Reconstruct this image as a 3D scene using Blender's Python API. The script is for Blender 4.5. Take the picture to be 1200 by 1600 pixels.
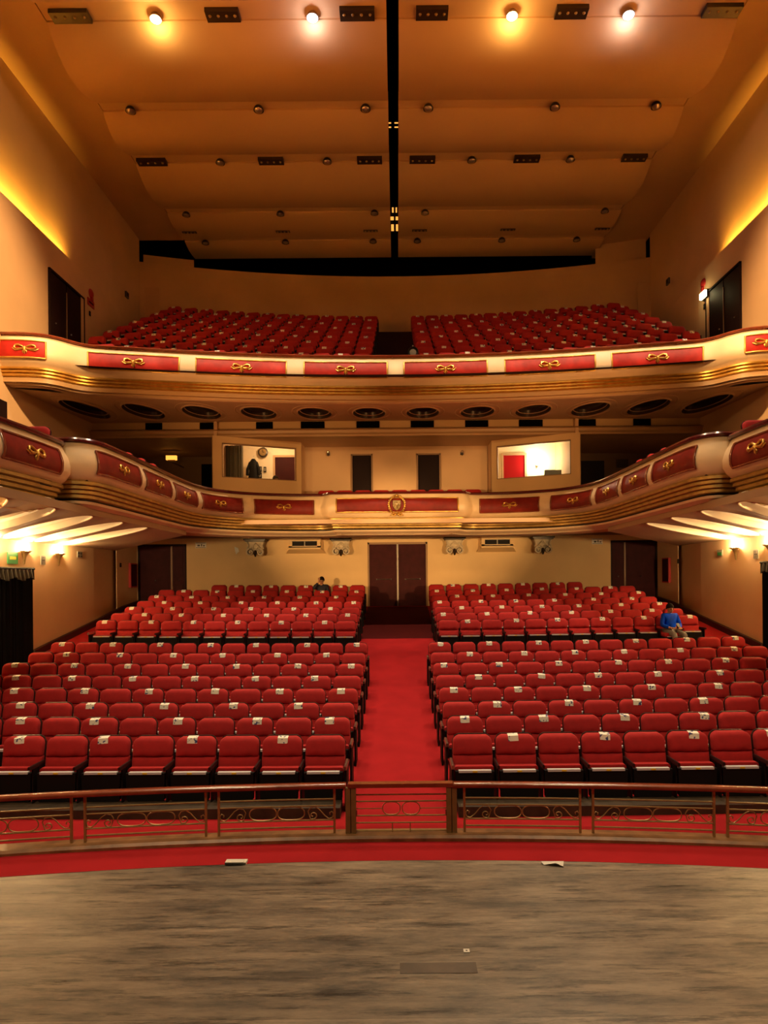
import bpy, math, random
from mathutils import Vector, Matrix
random.seed(7)
for o in list(bpy.data.objects):
    bpy.data.objects.remove(o)
sc = bpy.context.scene
COL = sc.collection
PI = math.pi

# ---------------------------------------------------------------- camera
F, CX, CY, EYE, ROLL = 1020.0, 621.0, 905.0, 2.9, math.radians(0.5)
cam = bpy.data.cameras.new('camera')
cam.sensor_fit = 'VERTICAL'; cam.sensor_height = 32.0; cam.sensor_width = 24.0
cam.lens = F / 1600 * 32.0
cam.shift_x = -(CX - 600) / 1600; cam.shift_y = (CY - 800) / 1600
cam.clip_end = 200
camo = bpy.data.objects.new('camera', cam); COL.objects.link(camo)
camo.matrix_world = Matrix.Translation((0, 0, EYE)) @ Matrix.Rotation(PI / 2, 4, 'X') @ Matrix.Rotation(-ROLL, 4, 'Z')
sc.camera = camo
# ---------------------------------------------------------------- world and exposure
w = bpy.data.worlds.new('world'); sc.world = w; w.use_nodes = True
w.node_tree.nodes['Background'].inputs[0].default_value = (1.0, 0.62, 0.32, 1)
w.node_tree.nodes['Background'].inputs[1].default_value = 0.010
sc.view_settings.view_transform = 'Standard'
sc.view_settings.look = 'None'
sc.view_settings.exposure = 0.0
sc.view_settings.gamma = 1.0
sc.view_settings.use_curve_mapping = False

# ---------------------------------------------------------------- house lights and added unseen spots
def spot(loc, aim, energy, color, size=60, blend=0.6, rad=0.25):
    l = bpy.data.lights.new('spot', 'SPOT'); l.energy = energy; l.color = color
    l.spot_size = math.radians(size); l.spot_blend = blend; l.shadow_soft_size = rad
    o = bpy.data.objects.new('spot_light', l); COL.objects.link(o)
    o.location = loc
    o.rotation_euler = (Vector(aim) - Vector(loc)).to_track_quat('-Z', 'Y').to_euler()
    return o
def point(loc, energy, color, rad=0.05):
    l = bpy.data.lights.new('bulb', 'POINT'); l.energy = energy; l.color = color; l.shadow_soft_size = rad
    o = bpy.data.objects.new('bulb_light', l); COL.objects.link(o); o.location = loc
    return o
def area(loc, aim, sx, sy, energy, color, up='Y'):
    l = bpy.data.lights.new('area', 'AREA'); l.shape = 'RECTANGLE'; l.size = sx; l.size_y = sy; l.energy = energy; l.color = color
    o = bpy.data.objects.new('area_light', l); COL.objects.link(o); o.location = loc
    o.rotation_euler = (Vector(aim) - Vector(loc)).to_track_quat('-Z', up).to_euler()
    return o
WARM = (1.0, 0.56, 0.22); AMBER = (1.0, 0.34, 0.05); SOFT = (1.0, 0.72, 0.42); GOLD = (1.0, 0.50, 0.06)
# ceiling downlights at the front of the house (the lit ones in the photo)
for x, c, e in ((-5.5, SOFT, 700), (-1.9, (1, .85, .75), 700), (2.75, SOFT, 700), (5.45, (1, .85, .75), 700)):
    spot((x, 14.9, 15.5), (x * .9, 12.6, 0), e, c, 70, 0.9, 0.2)
# added unseen spots washing the stalls and stage from above and in front
for x in (-5.5, -1.9, 1.9, 5.5):
    spot((x, 10.2, 15.4), (x * .8, 9.2, 0), 1100, SOFT, 75, 0.9, 0.25)
    spot((x, 13.9, 15.4), (x * .9, 13.4, 0), 950, SOFT, 60, 0.8, 0.15)
for x in (-4.5, 4.5):
    spot((x, 5.2, 12.0), (x * .6, 3.0, 1), 600, SOFT, 75, 0.9, 0.3)
    spot((x * .7, 3.0, 9.5), (x * .9, 9.8, .6), 1500, SOFT, 62, 0.9, 0.3)
# added unseen spot brightening the right of the stage boards
spot((3.35, 13.9, 15.4), (.9, 3.1, 1.15), 3200, SOFT, 22, 0.9, 0.15)
# downlights that skim the balcony fronts
for x in (-7.6, -4.6, -1.55, 1.55, 4.6, 7.6):
    yb = 17.2 - x * x / 70
    spot((x, yb - 4.4, 15.5), (x, yb - .05, 7.3), 3000, SOFT, 26, 0.35, 0.12)
for s in (-1, 1):
    # floods on the side walls above the balcony and on the horseshoe arms
    spot((s * 1.5, 8.5, 12.6), (s * 9.3, 13.2, 9.4), 9000, WARM, 46, 0.6, 0.25)
    spot((s * -3.0, 5.5, 9.5), (s * 5.3, 13.5, 5.0), 1100, WARM, 40, 0.9, 0.3)
    # added unseen floods brightening booths, recess wall and balcony undersides
    spot((s * 7.0, 4.5, 3.6), (s * 2.0, 20.0, 5.9), 6200, (1, .56, .21), 30, 0.5, 0.12)
    spot((s * 4.0, 4.5, 8.4), (s * 2.6, 20.0, 6.4), 1300, WARM, 26, 0.8, 0.25)
    # added unseen spots warming the underside of the upper balcony
    spot((s * 5.6, 12.6, 5.9), (s * 2.4, 18.6, 8.4), 420, (1, .44, .13), 95, 0.9, 0.2)
    # amber uplights on the ceiling
    spot((s * 4.2, 10.0, 10.5), (s * 2.9, 13.6, 16.0), 860, AMBER, 60, 1.0, 0.5)
    # cove strips hidden behind the wall ledges
    for yc, ln, e in ((10.5, 4.0, 60), (15.0, 4.6, 300), (18.2, 1.8, 90)):
        a_ = area((s * 9.50, yc, 12.0), (s * 9.6, yc, 13), ln, 0.08, e, GOLD)
        zz = -Vector((s * 0.9, 0, 1)).normalized(); xx = Vector((0, 1, 0)); yv = zz.cross(xx)
        a_.data.spread = math.radians(96)
        a_.rotation_euler = Matrix((xx, yv, zz)).transposed().to_euler()

# ---------------------------------------------------------------- projection helper (only used to read positions off the photo)
def P(px, py, d):
    dx, dy = px - CX, CY - py
    X = dx * math.cos(ROLL) + dy * math.sin(ROLL); Y = -dx * math.sin(ROLL) + dy * math.cos(ROLL)
    return Vector((X * d / F, d, EYE + Y * d / F))
def PW(px, py, lat):                      # on a side wall x = lat
    dx, dy = px - CX, CY - py
    X = dx * math.cos(ROLL) + dy * math.sin(ROLL); Y = -dx * math.sin(ROLL) + dy * math.cos(ROLL)
    d = lat * F / X
    return Vector((lat, d, EYE + Y * d / F))

# ---------------------------------------------------------------- materials
def mat(name, col, rough=0.6, metal=0.0, noise=None, bump=None, sheen=0.0, emit=None, spec=None, coat=0.0):
    m = bpy.data.materials.new(name); m.use_nodes = True
    nt = m.node_tree; b = nt.nodes['Principled BSDF']
    b.inputs['Base Color'].default_value = (*col, 1); b.inputs['Roughness'].default_value = rough
    b.inputs['Metallic'].default_value = metal
    if sheen: b.inputs['Sheen Weight'].default_value = sheen; b.inputs['Sheen Tint'].default_value = (1, .3, .3, 1)
    if spec is not None: b.inputs['Specular IOR Level'].default_value = spec
    if coat: b.inputs['Coat Weight'].default_value = coat; b.inputs['Coat Roughness'].default_value = 0.15
    if emit:
        b.inputs['Emission Color'].default_value = (*emit[0], 1); b.inputs['Emission Strength'].default_value = emit[1]
    tc = nt.nodes.new('ShaderNodeTexCoord')
    if noise:
        scale, amt = noise[0], noise[1]
        n = nt.nodes.new('ShaderNodeTexNoise'); n.inputs['Scale'].default_value = scale; n.inputs['Detail'].default_value = 5
        nt.links.new(tc.outputs['Object'], n.inputs['Vector'])
        r = nt.nodes.new('ShaderNodeMapRange'); r.inputs[1].default_value = .3; r.inputs[2].default_value = .7
        r.inputs[3].default_value = 1 - amt; r.inputs[4].default_value = 1 + amt * .5
        nt.links.new(n.outputs['Fac'], r.inputs[0])
        mx = nt.nodes.new('ShaderNodeVectorMath'); mx.operation = 'SCALE'; mx.inputs[0].default_value = col
        nt.links.new(r.outputs[0], mx.inputs['Scale']); nt.links.new(mx.outputs[0], b.inputs['Base Color'])
    if bump:
        n = nt.nodes.new('ShaderNodeTexNoise'); n.inputs['Scale'].default_value = bump[0]; n.inputs['Detail'].default_value = 3
        nt.links.new(tc.outputs['Object'], n.inputs['Vector'])
        bp = nt.nodes.new('ShaderNodeBump'); bp.inputs['Strength'].default_value = bump[1]; bp.inputs['Distance'].default_value = .01
        nt.links.new(n.outputs['Fac'], bp.inputs['Height']); nt.links.new(bp.outputs[0], b.inputs['Normal'])
    return m
M = {}
M['plaster'] = mat('cream_plaster', (.76, .54, .27), .75, noise=(.9, .07), bump=(30, .15))
M['plaster_side'] = mat('side_plaster', (.70, .48, .27), .75, noise=(.7, .09), bump=(30, .15))
M['ceiling'] = mat('ceiling_panel', (.61, .39, .18), .8, noise=(.6, .05), bump=(40, .1))
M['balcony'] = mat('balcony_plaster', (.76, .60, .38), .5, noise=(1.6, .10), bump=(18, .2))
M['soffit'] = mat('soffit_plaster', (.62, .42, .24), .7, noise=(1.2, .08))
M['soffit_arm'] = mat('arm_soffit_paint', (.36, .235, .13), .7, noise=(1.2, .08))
M['dim_wall'] = mat('dim_recess_wall', (.26, .19, .13), .8)  # shade of the side recesses put into a darker wall colour
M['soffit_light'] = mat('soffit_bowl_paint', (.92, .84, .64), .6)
M['gold'] = mat('gilded_molding', (.70, .43, .10), .38, .85, noise=(6, .2))
M['gold_dull'] = mat('dull_gilded_molding', (.50, .33, .10), .42, .7, noise=(5, .25))
M['leather_dk'] = mat('dark_red_panel', (.19, .012, .007), .5, noise=(5, .25), bump=(7, .25), spec=.3)
M['brass'] = mat('brass', (.34, .23, .085), .36, .35, noise=(12, .2))
M['plinth'] = mat('dark_plinth_wood', (.045, .028, .014), .6, noise=(6, .5))
M['wood_rail'] = mat('polished_rail_wood', (.22, .05, .02), .22, noise=(5, .3), coat=.5)
M['wood_rail_dark'] = mat('dark_red_rail', (.09, .012, .01), .25, coat=.5)
M['kerb'] = mat('worn_kerb_wood', (.26, .13, .05), .4, noise=(6, .4))
M['olive'] = mat('painted_gate_post', (.22, .15, .05), .5, noise=(8, .2))
M['velvet'] = mat('red_velvet', (.40, .008, .010), .85, noise=(14, .12), bump=(220, .3), sheen=.12)
M['velvet_dk'] = mat('red_velvet_lower', (.42, .008, .010), .85, noise=(14, .12), bump=(220, .3), sheen=.1)
M['leather'] = mat('red_panel_leather', (.40, .014, .008), .5, noise=(5, .25), bump=(7, .25), spec=.25)
M['black'] = mat('black_plastic', (.008, .007, .007), .6, spec=.15)
M['void'] = mat('black_void', (.004, .0035, .003), .9, spec=0)
M['shell'] = mat('seat_shell', (.022, .005, .005), .5, spec=.3)
M['silver'] = mat('metal_edge_strip', (.60, .60, .62), .4, 0)
M['yellow'] = mat('yellow_tag', (.8, .55, .03), .5)
M['door'] = mat('maroon_door', (.050, .006, .008), .6, noise=(4, .3), spec=.15)
M['door_black'] = mat('dark_door', (.015, .006, .006), .6, spec=.15)
M['frame'] = mat('door_frame', (.30, .18, .09), .5)
M['red_paint'] = mat('red_paint', (.45, .02, .02), .4)
M['bright_red'] = mat('booth_door_paint', (.42, .008, .012), .6, spec=.1)
M['steel'] = mat('steel', (.5, .47, .42), .3, 1.0)
M['curtain'] = mat('black_curtain', (.005, .006, .008), .9, spec=.1)
M['valance'] = mat('grey_valance', (.045, .042, .036), .8)
M['paper'] = mat('white_paper', (.80, .78, .70), .6)
M['green'] = mat('green_sign', (.03, .22, .06), .4)
M['greyplate'] = mat('grey_plate', (.30, .27, .20), .5)
M['darkplate'] = mat('dark_plate', (.05, .04, .035), .5)
M['baseboard'] = mat('dark_baseboard', (.03, .006, .005), .5)
M['skin'] = mat('skin', (.50, .25, .14), .55)
M['hair'] = mat('hair', (.012, .008, .006), .8, spec=.1)
M['blue'] = mat('blue_jacket', (.0, .07, .85), .5, noise=(9, .5), spec=.12)
M['navy'] = mat('navy_cloth', (.012, .012, .03), .7)
M['greycloth'] = mat('grey_trousers', (.22, .21, .19), .8)
M['cornice'] = mat('cornice_paint', (.50, .32, .15), .45)
M['stone'] = mat('carved_plaster', (.62, .52, .36), .6, noise=(12, .25))
M['monitor'] = mat('monitor_back', (.16, .2, .2), .4)
M['lens'] = mat('lamp_glass', (.6, .5, .4), .12, .7)
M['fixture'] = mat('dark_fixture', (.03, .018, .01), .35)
M['bulb_on'] = mat('lit_lamp_warm', (1, .9, .7), .5, emit=((1.0, .82, .55), 22))
M['bulb_cool'] = mat('lit_lamp_cool', (1, .9, .9), .5, emit=((.85, .82, 1.0), 20))
M['sconce_bulb'] = mat('sconce_bulb', (1, .9, .7), .5, emit=((1.0, .72, .35), 30))
M['exit_amber'] = mat('lit_exit_sign', (1, .6, .2), .5, emit=((1.0, .38, .05), 1.8))
M['exit_white'] = mat('lit_emergency_lamp', (1, .9, .5), .5, emit=((1.0, .85, .42), 18))
M['catwalk'] = mat('catwalk_glint_glow', (1, .5, .1), .5, emit=((1.0, .42, .07), 1.2))  # emission for the lit openings, and for glints on the bars

def carpet_mat():
    m = mat('red_carpet', (.34, .014, .018), .95, noise=(2.2, .14), bump=(260, .5), spec=.1)
    return m
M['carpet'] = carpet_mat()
M['aisle_rear'] = mat('rear_aisle_maroon', (.07, .007, .008), .95, noise=(2, .1), spec=.1)
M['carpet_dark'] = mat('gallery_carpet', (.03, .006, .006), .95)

def stage_mat():
    m = bpy.data.materials.new('worn_stage_boards'); m.use_nodes = True
    nt = m.node_tree; L = nt.links; b = nt.nodes['Principled BSDF']
    tc = nt.nodes.new('ShaderNodeTexCoord')
    sx = nt.nodes.new('ShaderNodeSeparateXYZ'); L.new(tc.outputs['Object'], sx.inputs[0])
    dv = nt.nodes.new('ShaderNodeMath'); dv.operation = 'DIVIDE'; dv.inputs[1].default_value = .13; L.new(sx.outputs[1], dv.inputs[0])
    fl = nt.nodes.new('ShaderNodeMath'); fl.operation = 'FLOOR'; L.new(dv.outputs[0], fl.inputs[0])
    fr = nt.nodes.new('ShaderNodeMath'); fr.operation = 'FRACT'; L.new(dv.outputs[0], fr.inputs[0])
    wn = nt.nodes.new('ShaderNodeTexWhiteNoise'); wn.noise_dimensions = '1D'; L.new(fl.outputs[0], wn.inputs['W'])
    gap = nt.nodes.new('ShaderNodeMapRange'); gap.inputs[1].default_value = .0; gap.inputs[2].default_value = .05; gap.inputs[3].default_value = .72; gap.inputs[4].default_value = 1; L.new(fr.outputs[0], gap.inputs[0])
    def ns(scale, sc3, det=6, rough=.6):
        mp = nt.nodes.new('ShaderNodeMapping'); mp.inputs['Scale'].default_value = sc3; L.new(tc.outputs['Object'], mp.inputs[0])
        n = nt.nodes.new('ShaderNodeTexNoise'); n.inputs['Scale'].default_value = scale; n.inputs['Detail'].default_value = det; n.inputs['Roughness'].default_value = rough
        L.new(mp.outputs[0], n.inputs['Vector']); return n
    n1 = ns(2.6, (.55, 2.6, 1), 12, .74); n2 = ns(3.6, (.5, 4.6, 1), 12, .78); n3 = ns(9, (.8, 5, 1), 12, .8)
    cr = nt.nodes.new('ShaderNodeValToRGB'); e = cr.color_ramp
    e.elements[0].position = .38; e.elements[0].color = (.105, .100, .088, 1)
    e.elements[1].position = .62; e.elements[1].color = (.36, .30, .225, 1)
    L.new(n1.outputs['Fac'], cr.inputs[0])
    cr2 = nt.nodes.new('ShaderNodeValToRGB'); e = cr2.color_ramp
    e.elements[0].position = .41; e.elements[0].color = (.40, .42, .44, 1)
    e.elements[1].position = .48; e.elements[1].color = (1, 1, 1, 1)
    L.new(n2.outputs['Fac'], cr2.inputs[0])
    cr3 = nt.nodes.new('ShaderNodeValToRGB'); e = cr3.color_ramp
    e.elements[0].position = .56; e.elements[0].color = (0, 0, 0, 1)
    e.elements[1].position = .72; e.elements[1].color = (.5, .5, .5, 1)
    L.new(n3.outputs['Fac'], cr3.inputs[0])
    mu = nt.nodes.new('ShaderNodeMix'); mu.data_type = 'RGBA'; mu.blend_type = 'MULTIPLY'; mu.inputs[0].default_value = 1
    L.new(cr.outputs[0], mu.inputs[6]); L.new(cr2.outputs[0], mu.inputs[7])
    mw = nt.nodes.new('ShaderNodeMix'); mw.data_type = 'RGBA'; L.new(cr3.outputs[0], mw.inputs[0]); L.new(mu.outputs[2], mw.inputs[6]); mw.inputs[7].default_value = (.52, .42, .30, 1)
    bd = nt.nodes.new('ShaderNodeMapRange'); bd.inputs[3].default_value = .78; bd.inputs[4].default_value = 1.12; L.new(wn.outputs['Value'], bd.inputs[0])
    ml = nt.nodes.new('ShaderNodeMath'); ml.operation = 'MULTIPLY'; L.new(bd.outputs[0], ml.inputs[0]); L.new(gap.outputs[0], ml.inputs[1])
    vs = nt.nodes.new('ShaderNodeVectorMath'); vs.operation = 'SCALE'; L.new(mw.outputs[2], vs.inputs[0]); L.new(ml.outputs[0], vs.inputs['Scale'])
    L.new(vs.outputs[0], b.inputs['Base Color'])
    rr = nt.nodes.new('ShaderNodeMapRange'); rr.inputs[3].default_value = .20; rr.inputs[4].default_value = .40; L.new(n2.outputs['Fac'], rr.inputs[0]); L.new(rr.outputs[0], b.inputs['Roughness'])
    bp = nt.nodes.new('ShaderNodeBump'); bp.inputs['Strength'].default_value = .25; bp.inputs['Distance'].default_value = .004
    L.new(n3.outputs['Fac'], bp.inputs['Height']); L.new(bp.outputs[0], b.inputs['Normal'])
    return m
M['stage'] = stage_mat()

def notice_mat():
    m = bpy.data.materials.new('printed_notice'); m.use_nodes = True
    nt = m.node_tree; L = nt.links; b = nt.nodes['Principled BSDF']; b.inputs['Roughness'].default_value = .5
    tc = nt.nodes.new('ShaderNodeTexCoord')
    oi = nt.nodes.new('ShaderNodeObjectInfo')
    ad = nt.nodes.new('ShaderNodeVectorMath'); ad.operation = 'ADD'; L.new(tc.outputs['Object'], ad.inputs[0])
    ml = nt.nodes.new('ShaderNodeMath'); ml.operation = 'MULTIPLY'; ml.inputs[1].default_value = 9; L.new(oi.outputs['Random'], ml.inputs[0]); L.new(ml.outputs[0], ad.inputs[1])
    n = nt.nodes.new('ShaderNodeTexNoise'); n.inputs['Scale'].default_value = 22; n.inputs['Detail'].default_value = 1; L.new(ad.outputs[0], n.inputs['Vector'])
    cr = nt.nodes.new('ShaderNodeValToRGB'); e = cr.color_ramp
    e.elements[0].position = .36; e.elements[0].color = (.05, .07, .22, 1)
    e.elements[1].position = .42; e.elements[1].color = (.86, .84, .72, 1)
    L.new(n.outputs['Fac'], cr.inputs[0]); L.new(cr.outputs[0], b.inputs['Base Color'])
    return m
M['notice'] = notice_mat()

def glass_mat():
    m = bpy.data.materials.new('window_glass'); m.use_nodes = True
    nt = m.node_tree; nt.nodes.remove(nt.nodes['Principled BSDF'])
    t = nt.nodes.new('ShaderNodeBsdfTransparent'); g = nt.nodes.new('ShaderNodeBsdfGlossy'); g.inputs['Roughness'].default_value = .02
    mx = nt.nodes.new('ShaderNodeMixShader'); mx.inputs[0].default_value = .06
    nt.links.new(t.outputs[0], mx.inputs[1]); nt.links.new(g.outputs[0], mx.inputs[2])
    nt.links.new(mx.outputs[0], nt.nodes['Material Output'].inputs[0])
    return m
M['glass'] = glass_mat()

# ---------------------------------------------------------------- mesh builder
class MB:
    def __init__(s): s.v = []; s.f = []; s.m = []; s.cur = 0
    def add(s, vs, fs, T=None):
        b = len(s.v)
        s.v += [tuple(T @ Vector(q)) if T is not None else tuple(q) for q in vs]
        for f in fs: s.f.append(tuple(i + b for i in f)); s.m.append(s.cur)
        return s
    def box(s, x0, x1, y0, y1, z0, z1, T=None):
        vs = [(x0, y0, z0), (x1, y0, z0), (x1, y1, z0), (x0, y1, z0), (x0, y0, z1), (x1, y0, z1), (x1, y1, z1), (x0, y1, z1)]
        return s.add(vs, [(0, 3, 2, 1), (4, 5, 6, 7), (0, 1, 5, 4), (1, 2, 6, 5), (2, 3, 7, 6), (3, 0, 4, 7)], T)
    def cbox(s, x0, x1, y0, y1, z0, z1, c, T=None):      # box with its four y-parallel edges chamfered (rounded rectangle in x/z)
        pts = []
        for (cx, cz, a0) in ((x1 - c, z1 - c, 0), (x0 + c, z1 - c, 90), (x0 + c, z0 + c, 180), (x1 - c, z0 + c, 270)):
            for k in range(4):
                a = math.radians(a0 + 30 * k); pts.append((cx + c * math.cos(a), cz + c * math.sin(a)))
        return s.prism(pts, y0, y1, T)
    def prism(s, pts, y0, y1, T=None):                    # xz outline extruded along y
        n = len(pts)
        vs = [(p[0], y0, p[1]) for p in pts] + [(p[0], y1, p[1]) for p in pts]
        fs = [tuple(range(n)), tuple(range(2 * n - 1, n - 1, -1))] + [(i, (i + 1) % n + 0, (i + 1) % n + n, i + n)[::-1] for i in range(n)]
        return s.add(vs, fs, T)
    def grid(s, rows, closed=False, T=None):
        n = len(rows[0]); vs = [p for r in rows for p in r]; fs = []
        for i in range(len(rows) - 1):
            for j in range(n - (0 if closed else 1)):
                k = (j + 1) % n
                fs.append((i * n + j, i * n + k, (i + 1) * n + k, (i + 1) * n + j))
        return s.add(vs, fs, T)
    def tube(s, pts, r, n=8, closed=False, T=None):
        pts = [Vector(p) for p in pts]; rows = []; N = len(pts)
        rr = r if isinstance(r, (list, tuple)) else [r] * N
        up = None
        for i, p in enumerate(pts):
            a = pts[(i - 1) % N] if (closed or i > 0) else p; b = pts[(i + 1) % N] if (closed or i < N - 1) else p
            t = (b - a).normalized()
            if up is None:
                up = Vector((0, 0, 1)) if abs(t.z) < .9 else Vector((1, 0, 0))
            u = t.cross(up)
            if u.length < 1e-5: u = t.cross(Vector((0, 1, 0)))
            u.normalize(); v = u.cross(t).normalized(); up = v
            rows.append([p + u * math.cos(2 * PI * k / n) * rr[i] + v * math.sin(2 * PI * k / n) * rr[i] for k in range(n)])
        if closed: rows.append(rows[0])
        s.grid(rows, True, T)
        if not closed:
            s.add(rows[0], [tuple(range(n))[::-1]], T); s.add(rows[-1], [tuple(range(n))], T)
        return s
    def lathe(s, prof, n=20, T=None, a0=0, a1=2 * PI):     # (r,z) profile about z
        full = abs(a1 - a0 - 2 * PI) < 1e-6
        cols = n if full else n + 1
        rows = [[(r * math.cos(a0 + (a1 - a0) * k / n), r * math.sin(a0 + (a1 - a0) * k / n), z) for k in range(cols)] for r, z in prof]
        return s.grid(rows, full, T)
    def ball(s, c, r, n=12, sc3=(1, 1, 1)):
        prof = [(max(1e-4, math.sin(PI * i / 8)) * r, -math.cos(PI * i / 8) * r) for i in range(9)]
        return s.lathe(prof, n, Matrix.Translation(c) @ Matrix.Diagonal((*sc3, 1)))
    def build(s, name, mats, parent=None, smooth=False, sharp=35):
        me = bpy.data.meshes.new(name); me.from_pydata(s.v, [], s.f)
        if not isinstance(mats, (list, tuple)): mats = [mats]
        for q in mats: me.materials.append(M[q] if isinstance(q, str) else q)
        me.polygons.foreach_set('material_index', s.m)
        if smooth:
            me.polygons.foreach_set('use_smooth', [True] * len(s.f)); me.set_sharp_from_angle(angle=math.radians(sharp))
        me.update(); me.validate()
        o = bpy.data.objects.new(name, me); COL.objects.link(o)
        if parent: o.parent = parent
        return o
def tag(o, label=None, cat=None, group=None, kind=None):
    if label: o['label'] = label
    if cat: o['category'] = cat
    if group: o['group'] = group
    if kind: o['kind'] = kind
    return o
def thing(name, label, cat, loc=(0, 0, 0), rz=0, group=None):
    o = bpy.data.objects.new(name, None); COL.objects.link(o); o.empty_display_size = .1
    o.location = loc; o.rotation_euler = (0, 0, rz)
    return tag(o, label, cat, group)
def struct(name, mb, mats, parent=None, **k):
    o = mb.build(name, mats, parent, **k)
    if not parent: o['kind'] = 'structure'
    return o
def lerp(a, b, t): return a + (b - a) * t
def interp(tab, x):
    if x <= tab[0][0]: return tab[0][1]
    for (a, b), (c, d) in zip(tab, tab[1:]):
        if x <= c: return b + (d - b) * (x - a) / (c - a)
    return tab[-1][1]
ORD = ['zeroth', 'first', 'second', 'third', 'fourth', 'fifth', 'sixth', 'seventh', 'eighth', 'ninth', 'tenth', 'eleventh', 'twelfth', 'thirteenth', 'fourteenth']

# ================================================================ SETTING
FLOOR = [(4, 0), (8.2, 0.0), (9.32, .01), (10.24, .05), (11.16, .12), (12.08, .20), (13.0, .30), (13.92, .41), (14.84, .54), (15.7, .70),
         (16.7, .93), (17.58, 1.07), (18.46, 1.21), (19.34, 1.35), (20.22, 1.49), (21.1, 1.65), (21.98, 1.80), (23.3, 1.94), (24.5, 1.94)]
def fz(x, y):
    return interp(FLOOR, y) + .08 * (x / 8) ** 2 * min(1, max(0, (y - 6) / 2))
mb = MB(); rows = []
ys = [3.4 + .22 * i for i in range(95)]
for y in ys: rows.append([(x, y, fz(x, y)) for x in [-9.6 + .8 * k for k in range(25)]])
mb.grid(rows); struct('floor', mb, 'carpet', smooth=True)

mb = MB(); mb.grid([[(x, y, fz(x, y) + .006) for x in (-1.05, 0, 1.05)] for y in [18.5 + .22 * i for i in range(22)]])  # darker maroon strip laid just above the aisle floor, up to the rear wall
struct('floor_rear_aisle', mb, 'aisle_rear')
# stage
STZ = 1.15
def stage_y(x): return 4.06 - x * x / 31.0
mb = MB(); top = []
xs = [-9.3 + .3 * i for i in range(63)]
mb.grid([[(x, -4, STZ) for x in xs], [(x, stage_y(x), STZ) for x in xs]])
mb.cur = 1
mb.grid([[(x, stage_y(x) + .001, STZ + .001) for x in xs], [(x, stage_y(x) + .03, STZ - .012) for x in xs], [(x, stage_y(x) + .03, STZ - .10) for x in xs], [(x, stage_y(x), STZ - .10) for x in xs], [(x, stage_y(x), 0) for x in xs]])
struct('floor_stage', mb, ['stage', 'kerb'])

# side walls: lower wall carries a ledge (cove) at z 12.15, upper wall stands further out
CZ = 12.15
def wlow(y): return 9.3 if y < 20 else lerp(9.3, 9.68, min(1, (y - 20) / 4.8))
for s, nm in ((-1, 'left'), (1, 'right')):
    mb = MB()
    yy = [2.5] + [4 + i for i in range(17)] + [21.6, 22.4, 23.3, 24.8]
    holes = [(15.0 if s < 0 else 15.0, 16.5, .0, 3.29)]
    mb.grid([[(s * wlow(y), y, -.2) for y in yy], [(s * wlow(y), y, CZ) for y in yy], [(s * (wlow(y) + .12), y, CZ) for y in yy], [(s * (wlow(y) + .12), y, CZ - .3) for y in yy], [(s * 9.7, y, CZ - .3) for y in yy],
             [(s * 9.7, y, 15.9) for y in yy]])
    struct('wall_' + nm, mb, 'plaster_side')
    mb = MB()      # slightly proud bay at the far end, beside the doors
    mb.box(s * 9.31, s * 9.285, 21.6, 23.3, 1.6, 4.6)
    struct('trim_%d' % (1 if s < 0 else 2), mb, 'plaster_side')
    mb = MB(); pts = [16.55 + .45 * i for i in range(16)]
    mb.grid([[(s * 9.2, y, fz(9.2, y) - .05) for y in pts], [(s * 9.2, y, fz(9.2, y) + .17) for y in pts], [(s * 9.29, y, fz(9.2, y) + .17) for y in pts]])
    struct('baseboard_' + nm, mb, 'baseboard')
# stalls rear wall with door openings
RW = 23.3
doors_x = [(-9.27, -7.52), (-1.06, 1.08), (7.62, 9.3)]
mb = MB()
edges = [-9.7, -9.27, -7.52, -1.06, 1.08, 7.62, 9.3, 9.7]
for a, b in zip(edges, edges[1:]):
    op = any(abs(a - d[0]) < 1e-6 for d in doors_x)
    mb.box(a, b, RW, RW + .25, (4.22 if op else 1.5), 4.75)
struct('wall_rear', mb, 'plaster')
mb = MB(); mb.box(-9.9, 9.9, RW + .55, RW + .6, 1.5, 4.8); struct('wall_foyer', mb, 'door_black')
for i, (a, b) in enumerate(doors_x):
    d = thing('door_%d' % (i + 1), '', '', ((a + b) / 2, RW + .08, 1.93)); d['kind'] = 'structure'
    for k in ('label', 'category'):
        if k in d: del d[k]
    w2 = (b - a) / 2
    f = MB(); f.box(-w2 - .01, -w2 + .06, -.06, .1, 0, 2.3); f.box(w2 - .06, w2 + .01, -.06, .1, 0, 2.3); f.box(-w2, w2, -.06, .1, 2.22, 2.3); f.build('door_frame', 'frame' if i == 1 else 'door_black', d)
    split = 0 if i == 1 else (.32 * (1 if i == 0 else -1))
    for (x0, x1) in ((-w2 + .06, split - .02), (split + .02, w2 - .06)):
        l = MB(); l.box(x0, x1, 0, .05, 0, 2.22); l.box(x0 + .1, x1 - .1, -.012, 0, .15, .85); l.box(x0 + .1, x1 - .1, -.012, 0, 1.15, 2.1)
        lo = l.build('door_leaf', 'door', d)
        if i == 1:
            h = MB(); h.tube([(x0 + .25, -.06, .97), (x1 - .2, -.06, .97)], .015); h.box(x0 + .24, x0 + .27, -.06, 0, .95, .99); h.box(x1 - .23, x1 - .2, -.06, 0, .95, .99); h.build('push_bar', 'steel', lo)
        else:
            h = MB(); h.ball(((x0 + x1) / 2, -.04, 1.0), .02); h.build('door_knob', 'steel', lo)
    m_ = MB(); m_.box(split - .03, split + .03, -.03, .02, 0, 2.22); m_.box(split - .008, split + .008, -.045, -.03, 0, 2.22); m_.build('meeting_strip', 'steel' if i == 1 else 'frame', d)
# rear stalls ceiling (under the balcony)
mb = MB(); mb.box(-9.6, 9.6, 18.6, 23.4, 4.5, 4.62); struct('ceiling_stalls', mb, 'soffit')

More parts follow.
